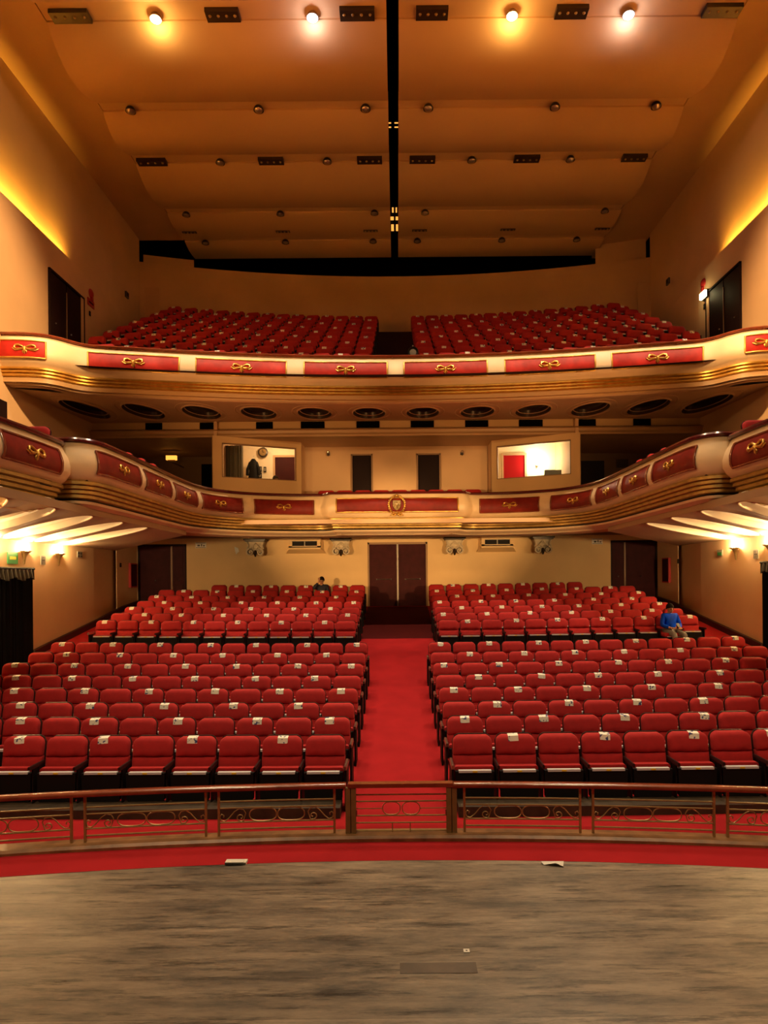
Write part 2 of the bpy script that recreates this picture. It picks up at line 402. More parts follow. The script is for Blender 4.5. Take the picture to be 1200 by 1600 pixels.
# kerb and carpet edge at the rail
def rail_y(x): return 7.34 - x * x / 54.0
mb = MB(); xs = [-9.2 + .4 * i for i in range(47)]
mb.grid([[(x, rail_y(x) + .10, -.01) for x in xs], [(x, rail_y(x) + .10, .06) for x in xs], [(x, rail_y(x) - .10, .06) for x in xs], [(x, rail_y(x) - .13, .035) for x in xs], [(x, rail_y(x) - .13, -.01) for x in xs]])
tag(mb.build('kerb', 'kerb', smooth=True), 'long curved worn wooden kerb under the brass rail on the red carpet', 'kerb')

# ---------------------------------------------------------------- ceiling
CE = 15.9
def ceil_panel(y0, y1, sag, idx, xa, xb):
    mb = MB(); rows = []; n = 14
    for i in range(n + 1):
        t = i / n; y = lerp(y0, y1, t)
        z = CE - .05 - sag * math.sin(PI * min(1, t ** .85)) - .03 * t
        rows.append([(lerp(xa, xb, k / 8), y, z) for k in range(9)])
    mb.grid(rows)
    z0 = CE - .05; z1 = CE - .08
    mb.grid([[(lerp(xa, xb, k / 8), y0, z0) for k in range(9)], [(lerp(xa, xb, k / 8), y0, z0 + .12) for k in range(9)]])
    mb.grid([[(lerp(xa, xb, k / 8), y1, z1) for k in range(9)], [(lerp(xa, xb, k / 8), y1 + .01, z1 + .25) for k in range(9)]])
    return mb
SPANS = [(10.6, 12.4, .30), (12.85, 14.55, .35), (15.1, 17.62, .45), (17.98, 19.80, .33), (20.25, 22.65, .30), (23.0, 24.62, .12), (24.92, 26.2, .08)]
n_ = 0
for (a, b, sg) in SPANS:
    for xa, xb in ((-8.0, -.14), (.14, 8.0)):
        n_ += 1
        struct('ceiling_%d' % n_, ceil_panel(a, b, sg, n_, xa, xb), 'ceiling', smooth=True)
mb = MB()      # trough bands between panels
for (a, b) in ((12.4, 12.85), (14.55, 15.1), (17.62, 17.98), (19.80, 20.25), (22.65, 23.0), (24.62, 24.92)):
    for xa, xb in ((-8.0, -.14), (.14, 8.0)):
        mb.box(xa, xb, a - .02, b + .02, CE - .01, CE + .10)
struct('ceiling_troughs', mb, 'ceiling')
for s, nm, ye in ((-1, 'left', 24.9), (1, 'right', 26.6)):
    mb = MB(); mb.box(s * 8.03, s * 9.75, 2.5, ye, CE, CE + .25); struct('ceiling_strip_' + nm, mb, 'ceiling')
mb = MB(); mb.box(-10, 10, 8, 31, 17.6, 17.7); mb.box(-.55, -.5, 8, 27, 16.1, 17.6); mb.box(.5, .55, 8, 27, 16.1, 17.6)
mb.box(-10, 10, 30, 30.1, 12, 17.7); mb.box(-10, -9.9, 24.8, 30, 12, 17.7); mb.box(9.9, 10, 24.8, 30, 12, 17.7)
struct('ceiling_void', mb, 'void')
mb = MB(); mb.box(-8.0, 8.0, 26.4, 26.5, CE + .05, CE + .3); struct('ceiling_edge', mb, 'void')
# catwalk bits glimpsed in the slot
cw = thing('catwalk', 'narrow lit catwalk framework glimpsed inside the dark ceiling slot', 'catwalk', (0, 23.9, 16.2))
for b_ in ((-.14, -.02, -.05, .25), (.05, .14, -.05, .25), (-.12, -.02, .5, 1.0), (.06, .14, .5, 1.0), (-.08, .1, -.55, -.25)):
    MB().box(*b_, -.02, 0).build('glowing_panel', 'catwalk', cw)
MB().box(-.02, .05, -.6, 1.1, -.06, -.02).build('spine', 'black', cw)
for b_ in ((.3, .42), (-.2, -.1)): MB().box(-.14, .14, *b_, -.08, -.03).build('cross_tie', 'black', cw)
cg = thing('catwalk', 'pair of small glinting catwalk bars across the upper ceiling slot', 'catwalk', (0, 19.1, 16.25))
for b_ in ((-.14, -.07, 0, .03), (.03, .14, 0, .03), (-.14, -.07, .18, .21), (.03, .14, .18, .21)): MB().box(*b_, 0, .02).build('glint_bar', 'catwalk', cg)  # bars glow by themselves to imitate glints

# ---------------------------------------------------------------- gallery rear wall
def gy(x): return 26.2 - 1.4 * (x / 9.7) ** 2
mb = MB(); xs = [-9.72 + .54 * i for i in range(37)]
mb.grid([[(x, gy(x), 12.0) for x in xs], [(x, gy(x), 15.05) for x in xs], [(x, gy(x) + .3, 15.05) for x in xs]])
struct('wall_gallery_rear', mb, 'plaster_side', smooth=True)
mb = MB()
for s in (-1, 1):
    xs = [s * (7.85 + .2 * i) for i in range(10)]
    mb.grid([[(x, gy(x) + .25, 15.0) for x in xs], [(x, gy(x) + .25, 15.45 if s < 0 else 16.2) for x in xs]])
struct('wall_gallery_sides', mb, 'plaster_side')
for i, s in enumerate((-1, 1)):
    x = s * (9.25 if s < 0 else 9.5); y = gy(x) - .03
    mb = MB(); mb.box(x - .25, x + .25, y - .04, y, 12.4, 14.05); mb.box(x - .28, x - .25, y - .05, y, 12.4, 14.08); mb.box(x + .25, x + .28, y - .05, y, 12.4, 14.08); mb.box(x - .28, x + .28, y - .05, y, 14.05, 14.08)
    struct('door_%d' % (4 + i), mb, 'plaster_side')
# gallery side doors in the side walls
for i, s in enumerate((-1, 1)):
    y0, y1, zt, zb = 17.55, 19.25, 11.3, 8.7
    d = bpy.data.objects.new('door_%d' % (6 + i), None); COL.objects.link(d); d['kind'] = 'structure'
    fx = s * 9.3
    m_ = MB(); m_.box(fx - s * .03, fx + s * .05, y0, y1, zb, zt); m_.build('door_recess', 'void', d)
    m_ = MB(); m_.box(fx - s * .06, fx, y0 - .05, y0, zb, zt + .05); m_.box(fx - s * .06, fx, y0 - .05, y1 + .2, zt, zt + .05); m_.box(fx - s * .06, fx, y1 + .16, y1 + .2, zb, zt); m_.build('door_frame', 'door_black', d)
    m_ = MB(); m_.box(fx - s * .045, fx - s * .03, y1, y1 + .16, zb, zt); m_.build('door_reveal', 'plaster_side', d)
    for (a, b) in ((y0 + .03, (y0 + y1) / 2 - .02), ((y0 + y1) / 2 + .02, y1 - .03)):
        m_ = MB(); m_.box(fx - s * .04, fx - s * .03, a, b, zb, zt - .04); lo = m_.build('door_leaf', 'door_black', d)
        k = MB(); k.ball((fx - s * .06, (a + b) / 2 - .2, zb + 1.25), .022); k.build('door_knob', 'steel', lo)
    m_ = MB(); m_.box(fx - s * .055, fx - s * .04, (y0 + y1) / 2 - .015, (y0 + y1) / 2 + .015, zb, zt - .25); m_.build('meeting_strip', 'frame', d)
# mezzanine side doorway at the far left and right edges
for i, s in enumerate((-1, 1)):
    m_ = MB(); m_.box(s * 9.26, s * 9.31, 14.2, 15.55, 4.8, 7.2); struct('door_%d' % (8 + i), m_, 'door_black')

# ================================================================ BALCONIES
def dens(pts, step=.06):
    out = []
    P_ = [Vector(p) for p in pts]
    for i in range(len(P_) - 1):
        p0 = P_[max(0, i - 1)]; p1 = P_[i]; p2 = P_[i + 1]; p3 = P_[min(len(P_) - 1, i + 2)]
        n = max(2, int((p2 - p1).length / step))
        # centripetal-ish: clamp tangents to the segment so long straights do not overshoot
        L = (p2 - p1).length
        t1 = (p2 - p0); t1 = t1.normalized() * L if t1.length else t1
        t2 = (p3 - p1); t2 = t2.normalized() * L if t2.length else t2
        for k in range(n):
            t = k / n; a = 2 * t**3 - 3 * t**2 + 1; b = t**3 - 2 * t**2 + t; c = -2 * t**3 + 3 * t**2; d = t**3 - t**2
            out.append(p1 * a + t1 * b + p2 * c + t2 * d)
    out.append(P_[-1]); return out
class Path:
    def __init__(s, pts, s0=None):
        s.p = pts; s.c = [0]
        for a, b in zip(pts, pts[1:]): s.c.append(s.c[-1] + (b - a).length)
        s.L = s.c[-1]; s.zero = s.L / 2 if s0 is None else s0
        s.n = []
        for i in range(len(pts)):
            t = (pts[min(i + 1, len(pts) - 1)] - pts[max(0, i - 1)]).normalized(); s.n.append(Vector((t.y, -t.x)))
    def at(s, q, off=0):
        q = min(max(q + s.zero, 0), s.L - 1e-6)
        lo, hi = 0, len(s.c) - 1
        while hi - lo > 1:
            m = (lo + hi) // 2
            if s.c[m] <= q: lo = m
            else: hi = m
        t = (q - s.c[lo]) / max(1e-9, s.c[hi] - s.c[lo])
        p = s.p[lo].lerp(s.p[hi], t); n = s.n[lo].lerp(s.n[hi], t).normalized()
        return p + n * off
def mirror(half): return [(-x, y) for x, y in reversed(half[1:])] + half
def sweep(mb, path, prof, a, b, step=.08, closed=False):
    n = max(2, int((b - a) / step)); rows = []
    for i in range(n + 1):
        q = lerp(a, b, i / n)
        rows.append([(*path.at(q, o), z) for o, z in prof])
    mb.grid(rows, closed); return mb
def prof_o(prof, z):
    for (o1, z1), (o2, z2) in zip(prof, prof[1:]):
        if z2 <= z <= z1: return lerp(o1, o2, (z1 - z) / max(1e-9, z1 - z2))
    return prof[-1][0]

def bow(parent, path, q, z, prof, sc=1.0, nm='bow_ornament'):
    """gilded ribbon bow with two loops, hanging tails and a pendant, riding on the panel"""
    def pt(u, v, lift=.02): return (*path.at(q + u * sc, prof_o(prof, z + v * sc) + lift), z + v * sc)
    g = MB()
    for s in (-1, 1):
        loop = [(.0, 0), (.05, .05), (.13, .085), (.20, .07), (.22, .02), (.17, -.02), (.09, -.01), (.02, 0)]
        g.tube([pt(s * u, v, .03) for u, v in loop], [.014 * sc, .02 * sc, .026 * sc, .026 * sc, .024 * sc, .022 * sc, .018 * sc, .014 * sc], 6)
        loop2 = [(.03, -.01), (.12, -.03), (.20, -.045), (.25, -.01), (.27, .01)]
        g.tube([pt(s * u, v, .02) for u, v in loop2], [.018 * sc, .022 * sc, .02 * sc, .016 * sc, .01 * sc], 6)
        g.tube([pt(0, -.02, .02), pt(s * .04, -.07, .02), pt(s * .03, -.11, .02)], [.018 * sc, .016 * sc, .008 * sc], 6)
    g.tube([pt(0, .05, .03), pt(0, 0, .045), pt(0, -.06, .03), pt(0, -.13, .02)], [.014 * sc, .034 * sc, .024 * sc, .01 * sc], 8)
    return g.build(nm, 'gold', parent, smooth=True, sharp=60)

def add_panel(parent, path, prof, a, b, z1, z0, frame='gold', ornament=True, sc=1.0, hide='leather_dk'):
    m_ = MB(); nz = 6; n = max(3, int((b - a) / .1)); rows = []
    for i in range(n + 1):
        q = lerp(a, b, i / n)
        rows.append([(*path.at(q, prof_o(prof, lerp(z1, z0, k / nz)) + .012), lerp(z1, z0, k / nz)) for k in range(nz + 1)])
    m_.grid(rows); po = m_.build('velvet_panel', hide, parent, smooth=True)
    f = MB()
    top = [(*path.at(lerp(a, b, i / n), prof_o(prof, z1) + .02), z1) for i in range(n + 1)]
    bot = [(*path.at(lerp(a, b, i / n), prof_o(prof, z0) + .02), z0) for i in range(n + 1)]
    f.tube(top, .016, 6); f.tube(bot, .020, 6)
    for q in (a, b): f.tube([(*path.at(q, prof_o(prof, lerp(z1, z0, k / nz)) + .022), lerp(z1, z0, k / nz)) for k in range(nz + 1)], .020, 6)
    f.build('panel_frame', frame, po, smooth=True, sharp=60)
    if ornament: bow(po, path, (a + b) / 2, (z1 + z0) / 2, prof, sc)
    return po

def cell_recess(mb, corners, z, ru, rv, rings, N=40, mats=None):
    """corners: 4 points (u-,v-),(u+,v-),(u+,v+),(u-,v+) in plan; z(x,y) base height; rings: list of (scale, dz, mat)"""
    A, B, C_, D = [Vector(c) for c in corners]
    def bil(u, v):
        s_, t_ = (u + 1) / 2, (v + 1) / 2
        return (A * (1 - s_) * (1 - t_) + B * s_ * (1 - t_) + C_ * s_ * t_ + D * (1 - s_) * t_)
    loops = []
    sq = []
    for k in range(N):
        a = 2 * PI * k / N; c, s_ = math.cos(a), math.sin(a); m_ = max(abs(c), abs(s_)); p = bil(c / m_, s_ / m_); sq.append((p.x, p.y, z(p.x, p.y)))
    loops.append(sq)
    for sc_, dz, mt in rings:
        lp = []
        for k in range(N):
            a = 2 * PI * k / N; p = bil(ru * sc_ * math.cos(a), rv * sc_ * math.sin(a)); lp.append((p.x, p.y, z(p.x, p.y) + dz))
        loops.append(lp)
    for i in range(len(loops) - 1):
        mb.cur = rings[i][2]
        mb.grid([loops[i], loops[i + 1]], True)
    mb.cur = rings[-1][2]; mb.add(loops[-1], [tuple(range(N))])
    mb.cur = 0

# ------------------------------------------------ upper balcony (gallery front)
UT = 8.80
half = [(0, 17.22), (1.8, 17.17), (3.6, 17.0), (5.3, 16.72), (6.6, 16.47), (7.55, 16.27), (7.85, 16.08), (8.08, 15.78), (8.32, 15.56), (8.65, 15.44), (9.0, 15.40), (9.33, 15.38)]
upath = Path(dens(mirror(half)))
uprof = [(-.04, UT - .05), (.0, UT - .10), (.05, UT - .20), (.10, UT - .36), (.12, UT - .50), (.10, UT - .62), (.05, UT - .70), (.03, UT - .72), (-.05, UT - .80)]
UB = thing('balcony', 'upper balcony front, cream with red velvet panels above a row of dark oval recesses', 'balcony')
H = upath.L / 2
m_ = MB(); sweep(m_, upath, uprof, -H, H); m_.build('fascia', 'balcony', UB, smooth=True)
m_ = MB()
ribs = []
z = UT - .80; o_ = .0
for k in range(3):
    ribs += [(o_, z), (o_ + .03, z - .015), (o_ + .03, z - .05), (o_, z - .065)]; z -= .072; o_ -= .03
sweep(m_, upath, [(-.05, UT - .80)] + ribs + [(-.10, z)], -H, H); m_.build('gold_molding', 'gold', UB, smooth=True, sharp=50)
m_ = MB(); sweep(m_, upath, [(-.10, z), (-.08, z - .02), (-.08, z - .12), (-.16, z - .13), (-.16, z - .17)], -H, H); m_.build('lower_band', 'cornice', UB)
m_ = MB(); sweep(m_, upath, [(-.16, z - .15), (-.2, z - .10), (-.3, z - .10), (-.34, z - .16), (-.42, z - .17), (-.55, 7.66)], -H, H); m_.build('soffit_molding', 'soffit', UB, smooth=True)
m_ = MB(); sweep(m_, upath, [(.03, UT - .05), (.05, UT - .02), (.03, UT + .005), (-.12, UT + .005), (-.14, UT - .03), (-.1, UT - .06)], -H, H, closed=True); m_.build('handrail', 'wood_rail', UB, smooth=True)
m_ = MB(); sweep(m_, upath, [(-.14, UT - .03), (-.16, 8.15), (-.9, 8.15)], -H + .3, H - .3); m_.build('parapet_back', 'carpet_dark', UB)
for a, b in ((.22, 2.40), (2.86, 5.14), (5.55, 7.74)):
    for s in (-1, 1):
        x0, x1 = (a, b) if s > 0 else (-b, -a)
        add_panel(UB, upath, uprof, x0, x1, UT - .20, UT - .62, hide='leather')
for s in (-1, 1):
    x0, x1 = (H - 1.02, H - .05) if s > 0 else (-H + .05, -H + 1.02)
    add_panel(UB, upath, uprof, x0, x1, UT - .20, UT - .62, ornament=False, hide='leather')
    bow(UB, upath, s * (H - .62), UT - .41, uprof)
def front_y(x):
    best = None
    for p in upath.p:
        if best is None or abs(p.x - x) < abs(best.x - x): best = p
    return best.y + .50
m_ = MB(); edges = [0, 1.55, 3.13, 4.72, 6.32, 7.86, 9.3]
for s in (-1, 1):
    for i in range(6):
        a, b = edges[i] * s, edges[i + 1] * s
        if s < 0: a, b = b, a
        c = [(a, front_y(a)), (b, front_y(b)), (b, 19.95), (a, 19.95)]
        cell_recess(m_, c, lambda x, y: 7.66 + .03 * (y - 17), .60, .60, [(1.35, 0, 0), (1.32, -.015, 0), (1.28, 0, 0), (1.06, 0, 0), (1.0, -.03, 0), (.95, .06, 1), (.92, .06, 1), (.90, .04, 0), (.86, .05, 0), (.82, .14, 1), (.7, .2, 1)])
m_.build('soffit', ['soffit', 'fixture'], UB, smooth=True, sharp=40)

# ------------------------------------------------ transom, cornice and mezzanine room
m_ = MB(); m_.box(-9.3, 9.3, 19.98, 20.3, 7.50, 7.80); struct('trim_3', m_, 'plaster')
ops = [(227, 253), (312, 338), (400, 426), (470, 507), (557, 593), (642, 678), (727, 763), (811, 848), (903, 931), (990, 1017)]
for i, (a, b) in enumerate(ops):
    p = P(a, 664, 19.95); q = P(b, 664, 19.95)
    m_ = MB(); m_.box(p.x, q.x, 19.95, 19.99, 7.53, 7.74)
    m_.box(p.x + .03, q.x - .03, 19.93, 19.95, 7.60, 7.61); m_.box(p.x + .03, q.x - .03, 19.93, 19.95, 7.64, 7.65)
    o = m_.build('air_grille', 'void')
    side = 'left' if i < 5 else 'right'; k = (5 - i) if i < 5 else (i - 4)
    tag(o, 'black air grille in the strip under the oval recesses, %s %s of centre' % (ORD[k], side), 'grille', 'black grilles in the strip above the mezzanine')
m_ = MB(); m_.grid([[(x, y, z) for x in (-9.3, 9.3)] for y, z in ((19.85, 7.50), (19.74, 7.48), (19.70, 7.45), (19.78, 7.44), (19.80, 7.36), (19.86, 7.32), (19.88, 7.27), (20.2, 7.27))])
struct('trim_4', m_, 'cornice')
m_ = MB(); m_.box(-9.3, 9.3, 19.88, 19.98, 7.48, 7.52); struct('trim_5', m_, 'void')
m_ = MB(); m_.box(-9.3, 9.3, 20.2, 20.75, 7.27, 7.40); m_.box(-9.3, 9.3, 22.35, 24.2, 7.27, 7.40); m_.box(-9.3, -5.45, 20.75, 22.35, 7.27, 7.40); m_.box(-3.1, 3.1, 20.75, 22.35, 7.27, 7.40); m_.box(5.45, 9.3, 20.75, 22.35, 7.27, 7.40)
struct('ceiling_mezzanine', m_, 'soffit')
# recess wall in the centre with two doorways
RX = [(-3.05, -1.50), (-1.50, -.78), (-.78, .66), (.66, 1.46), (1.46, 3.0)]
m_ = MB()
for i, (a, b) in enumerate(RX): m_.box(a, b, 21.5, 21.6, (7.02 if i in (1, 3) else 4.4), 7.3)
struct('wall_mezzanine_centre', m_, 'plaster_side')
for i, (a, b) in enumerate((RX[1], RX[3])):
    d = bpy.data.objects.new('door_%d' % (10 + i), None); COL.objects.link(d); d['kind'] = 'structure'
    m_ = MB(); m_.box(a + .05, b - .05, 21.55, 21.6, 4.6, 6.98); m_.build('door_leaf', 'door_black', d)
    m_ = MB(); m_.box(a, a + .05, 21.46, 21.6, 4.6, 7.03); m_.box(b - .05, b, 21.46, 21.6, 4.6, 7.03); m_.box(a, b, 21.46, 21.6, 6.98, 7.03); m_.build('door_frame', 'frame', d)
# side recesses of the mezzanine
m_ = MB()
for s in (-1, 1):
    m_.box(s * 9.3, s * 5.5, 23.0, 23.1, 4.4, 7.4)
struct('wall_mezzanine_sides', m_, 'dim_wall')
m_ = MB(); m_.box(-6.85, -5.95, 22.93, 23.0, 4.7, 7.0); struct('door_12', m_, 'void')
m_ = MB(); m_.box(6.0, 7.3, 22.93, 23.0, 4.7, 7.0); struct('door_13', m_, 'navy')
o = MB().box(7.75, 8.15, 22.95, 23.0, 6.75, 7.05).build('picture_frame', 'darkplate'); tag(o, 'dim framed picture on the dark wall right of the right control booth', 'picture')
# exit light in left recess
e = thing('exit_light', 'glowing amber exit lantern in the dark recess left of the control booth', 'exit light', P(268, 716, 21.8))
m_ = MB(); m_.box(-.17, .17, -.06, .06, -.06, .08); m_.build('lit_box', 'exit_amber', e)
m_ = MB(); m_.box(-.19, .19, -.07, .07, .08, .10); m_.box(-.12, .12, -.04, .04, -.14, -.06); m_.box(-.03, .03, -.03, 1.2, -.12, -.09); m_.build('bracket', 'brass', e)

# ------------------------------------------------ control booths
def booth(s, label, inner, doorm):
    b = thing('control_booth', label, 'booth', (0, 0, 0))
    A = Vector((s * 5.52, 19.62)); B = Vector((s * 3.02, 20.72)); T = (B - A); L = T.length; t = T.normalized(); n = Vector((t.y, -t.x)) * (1 if s < 0 else -1)
    if n.y > 0: n = -n
    def q(u, w, z): p = A + t * u - n * w; return (p.x, p.y, z)
    def blk(mb, u0, u1, w0, w1, z0, z1):
        vs = [q(u0, w0, z0), q(u1, w0, z0), q(u1, w1, z0), q(u0, w1, z0), q(u0, w0, z1), q(u1, w0, z1), q(u1, w1, z1), q(u0, w1, z1)]
        mb.add(vs, [(0, 3, 2, 1), (4, 5, 6, 7), (0, 1, 5, 4), (1, 2, 6, 5), (2, 3, 7, 6), (3, 0, 4, 7)])
    wu0, wu1, wz0, wz1 = .27, L - .16, 6.03, 7.08
    m_ = MB(); blk(m_, 0, L, 0, .14, 4.5, wz0); blk(m_, 0, L, 0, .14, wz1, 7.27); blk(m_, 0, wu0, 0, .14, wz0, wz1); blk(m_, wu1, L, 0, .14, wz0, wz1)
    m_.build('front_wall', 'plaster', b)
    m_ = MB(); m_.box(s * 3.02, s * 3.12, 20.75, 22.4, 4.5, 7.72); m_.build('side_wall', 'plaster_side', b)
    m_ = MB(); m_.box(s * 5.52, s * 5.42, 19.75, 22.4, 4.5, 7.72); m_.build('side_wall', 'plaster_side', b)
    m_ = MB(); m_.box(s * 3.0, s * 5.54, 22.3, 22.4, 4.5, 7.72); m_.build('back_wall', inner, b)
    m_ = MB(); m_.box(s * 3.0, s * 5.54, 20.7, 22.4, 7.70, 7.76); m_.build('booth_ceiling', inner, b)
    m_ = MB(); blk(m_, wu0 + .02, wu1 - .02, .06, .07, wz0 + .02, wz1 - .02); m_.build('window_pane', 'glass', b)
    m_ = MB()
    blk(m_, wu0, wu0 + .03, .03, .1, wz0, wz1); blk(m_, wu1 - .03, wu1, .03, .1, wz0, wz1); blk(m_, wu0, wu1, .03, .1, wz0, wz0 + .03); blk(m_, wu0, wu1, .03, .1, wz1 - .03, wz1)
    m_.build('window_frame', 'frame', b)
    m_ = MB()
    if s < 0: x0, x1 = P(424, 0, 22.3).x, P(457, 0, 22.3).x
    else: x0, x1 = P(780, 0, 22.3).x, P(813, 0, 22.3).x
    dt = P(440, 715, 22.3).z
    m_.box(x0, x1, 22.26, 22.3, 5.0, dt); dd = m_.build('door', doorm, b)
    m_ = MB(); m_.box(x0 - .07, x0, 22.22, 22.3, 5.0, dt + .07); m_.box(x1, x1 + .07, 22.22, 22.3, 5.0, dt + .07); m_.box(x0, x1, 22.22, 22.3, dt, dt + .07); m_.build('door_frame', 'soffit', dd)
    return b
booth(-1, 'left control booth with a dim slanted window and round wall plate inside', 'soffit_light', 'door')
booth(1, 'right control booth, brightly lit inside with a red door', 'soffit_light', 'bright_red')
point((4.75, 21.9, 6.85), 48, (1, .84, .52), .08)
point((-4.0, 21.2, 7.4), 42, (1, .62, .30), .08)
c = P(839, 722, 22.2)
lamp = thing('wall_lamp', 'glaring lamp on the back wall of the right control booth', 'lamp', c)
m_ = MB(); m_.ball((0, -.05, 0), .09); m_.build('globe', mat('booth_globe', (1, 1, .8), .5, emit=((1, .88, .6), 60)), lamp, smooth=True)
m_ = MB(); m_.box(-.04, .04, -.04, .1, -.14, -.06); m_.build('lamp_base', 'brass', lamp)
# booth furnishings
p = P(866, 737, 20.7)
mo = thing('monitor', 'grey-green monitor in the right control booth window', 'monitor', (p.x, p.y + .18, 6.05))
m_ = MB(); m_.cbox(-.27, .27, -.03, .03, .04, .30, .02); m_.build('screen', 'monitor', mo)
m_ = MB(); m_.box(-.05, .05, -.02, .05, 0, .08); m_.box(-.12, .12, -.06, .08, 0, .015); m_.build('stand', 'black', mo)
desk = MB().box(3.75, 5.38, 20.66, 21.1, 6.0, 6.05).build('control_desk', 'frame'); tag(desk, 'desk under the window inside the right control booth', 'desk')
ch = thing('office_chair', 'dark chair back peeking above the sill of the right booth window', 'chair', (P(804, 745, 21.5).x, 21.5, 5.0))
m_ = MB(); m_.cbox(-.24, .24, -.03, .04, .55, 1.14, .1); m_.build('backrest', 'navy', ch, smooth=True)
m_ = MB(); m_.box(-.22, .22, -.40, .0, .42, .50); m_.build('seat', 'navy', ch)
m_ = MB(); m_.tube([(0, -.15, 0.03), (0, -.15, .42)], .03); m_.lathe([(0.001, .04), (.24, .02), (.24, 0), (.001, 0)], 10, Matrix.Translation((0, -.15, 0))); m_.build('pedestal', 'black', ch)
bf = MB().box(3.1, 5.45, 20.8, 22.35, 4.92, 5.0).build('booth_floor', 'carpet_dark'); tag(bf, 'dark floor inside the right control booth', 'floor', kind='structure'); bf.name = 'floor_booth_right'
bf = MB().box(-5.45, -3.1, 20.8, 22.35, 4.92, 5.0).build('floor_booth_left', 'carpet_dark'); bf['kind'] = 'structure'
if 'category' in bf: del bf['category']
ck = P(411, 707, 22.2)
cl = thing('wall_plate', 'round black and gold clock plate on the left booth back wall', 'clock', ck)
m_ = MB(); m_.lathe([(.001, 0), (.17, 0), (.17, .03), (.12, .05), (.001, .05)], 24, Matrix.Rotation(PI / 2, 4, 'X')); m_.build('rim', 'fixture', cl, smooth=True)
m_ = MB(); m_.lathe([(.001, .052), (.12, .052)], 24, Matrix.Rotation(PI / 2, 4, 'X')); m_.build('face', 'brass', cl)
m_ = MB(); m_.box(-.008, .008, -.066, -.056, 0, .08); m_.box(0, .06, -.066, -.056, -.008, .008); m_.build('hands', 'black', cl)
for (a, b, y0, y1, t_) in ((404, 409, 729, 737, 'upper left'), (412, 416, 729.5, 738, 'upper right'), (404, 409, 739, 747, 'lower')):
    p = P(a, y1, 22.28); q = P(b, y0, 22.28)
    f = thing('picture_frame', '%s small dark framed picture beside the left booth door' % t_, 'picture', ((p.x + q.x) / 2, 22.28, p.z), group='small pictures in the left booth')
    w2, h = (q.x - p.x) / 2, q.z - p.z
    m_ = MB(); m_.box(-w2, w2, -.02, 0, 0, h); m_.build('frame', 'black', f)
    m_ = MB(); m_.box(-w2 * .6, w2 * .6, -.024, -.02, h * .2, h * .8); m_.build('print', 'greyplate', f)
p = P(396, 748, 21.9)
ct = thing('hanging_coat', 'long black coat hanging by the window in the left booth', 'coat', (p.x, 21.9, 6.0))
m_ = MB(); prof = [(.05, .98), (.11, .9), (.15, .82), (.14, .6), (.17, .35), (.19, .22)]
m_.lathe(prof, 14, Matrix.Diagonal((1, .55, 1, 1)))
for s in (-1, 1): m_.tube([(s * .1, 0, .86), (s * .19, -.02, .62), (s * .2, -.03, .42)], [.05, .05, .045], 8)
m_.build('coat_body', 'black', ct, smooth=True)
m_ = MB(); m_.tube([(0, 0, .97), (0, 0, 1.05), (.03, 0, 1.08)], .008, 6); m_.build('hook', 'steel', ct)
p0, p1 = P(352, 700, 20.9), P(381, 700, 20.9)
m_ = MB(); n = 40
m_.grid([[(lerp(p0.x, p1.x, k / n), 20.75 + .03 * math.sin(k * 1.3) + .02 * math.sin(k * .7), z) for k in range(n + 1)] for z in (5.4, 7.2)])
o = m_.build('booth_curtain', mat('grey_gauze', (.18, .17, .12), .8), smooth=True); tag(o, 'greyish gauze curtain behind the left part of the left booth window', 'curtain')
# small unlit wall lights in the centre recess
for (px, py, t_) in ((513, 709, 'left'), (722, 708, 'right')):
    p = P(px, py, 21.45); l_ = thing('wall_light', 'small unlit wall light at the %s of the central mezzanine recess' % t_, 'wall light', p)
    m_ = MB(); m_.ball((0, -.05, .04), .05); m_.build('shade', 'lens', l_, smooth=True)
    m_ = MB(); m_.box(-.05, .05, -.03, .05, -.05, .05); m_.tube([(0, -.03, -.02), (0, -.06, -.09)], [.03, .012], 8); m_.build('mount', 'fixture', l_)

# ------------------------------------------------ lower balcony (horseshoe)
LT = 5.42
half = [(0, 18.76), (1.0, 18.76), (1.9, 18.78), (2.02, 18.92), (2.16, 19.12), (2.5, 19.13), (3.2, 19.03), (4.0, 18.76), (4.6, 18.36), (5.02, 17.78), (5.25, 17.05), (5.31, 16.2), (5.31, 14.0), (5.31, 12.0), (5.38, 11.6), (5.6, 11.38), (5.9, 11.35), (6.15, 11.35)]
lpath = Path(dens(mirror(half)))
def lprofile(T):
    return [(-.03, T - .06), (.0, T - .10), (.03, T - .17), (.09, T - .28), (.13, T - .42), (.12, T - .55), (.06, T - .66), (.0, T - .72), (-.04, T - .74)]
def lgold(T):
    r = [(-.04, T - .74)]; z = T - .745; o_ = .0
    for k in range(4):
        r += [(o_, z), (o_ + .015, z - .01), (o_ + .015, z - .060), (o_ - .01, z - .066)]; z -= .075; o_ -= .045
    return r + [(o_ - .02, z)], z, o_
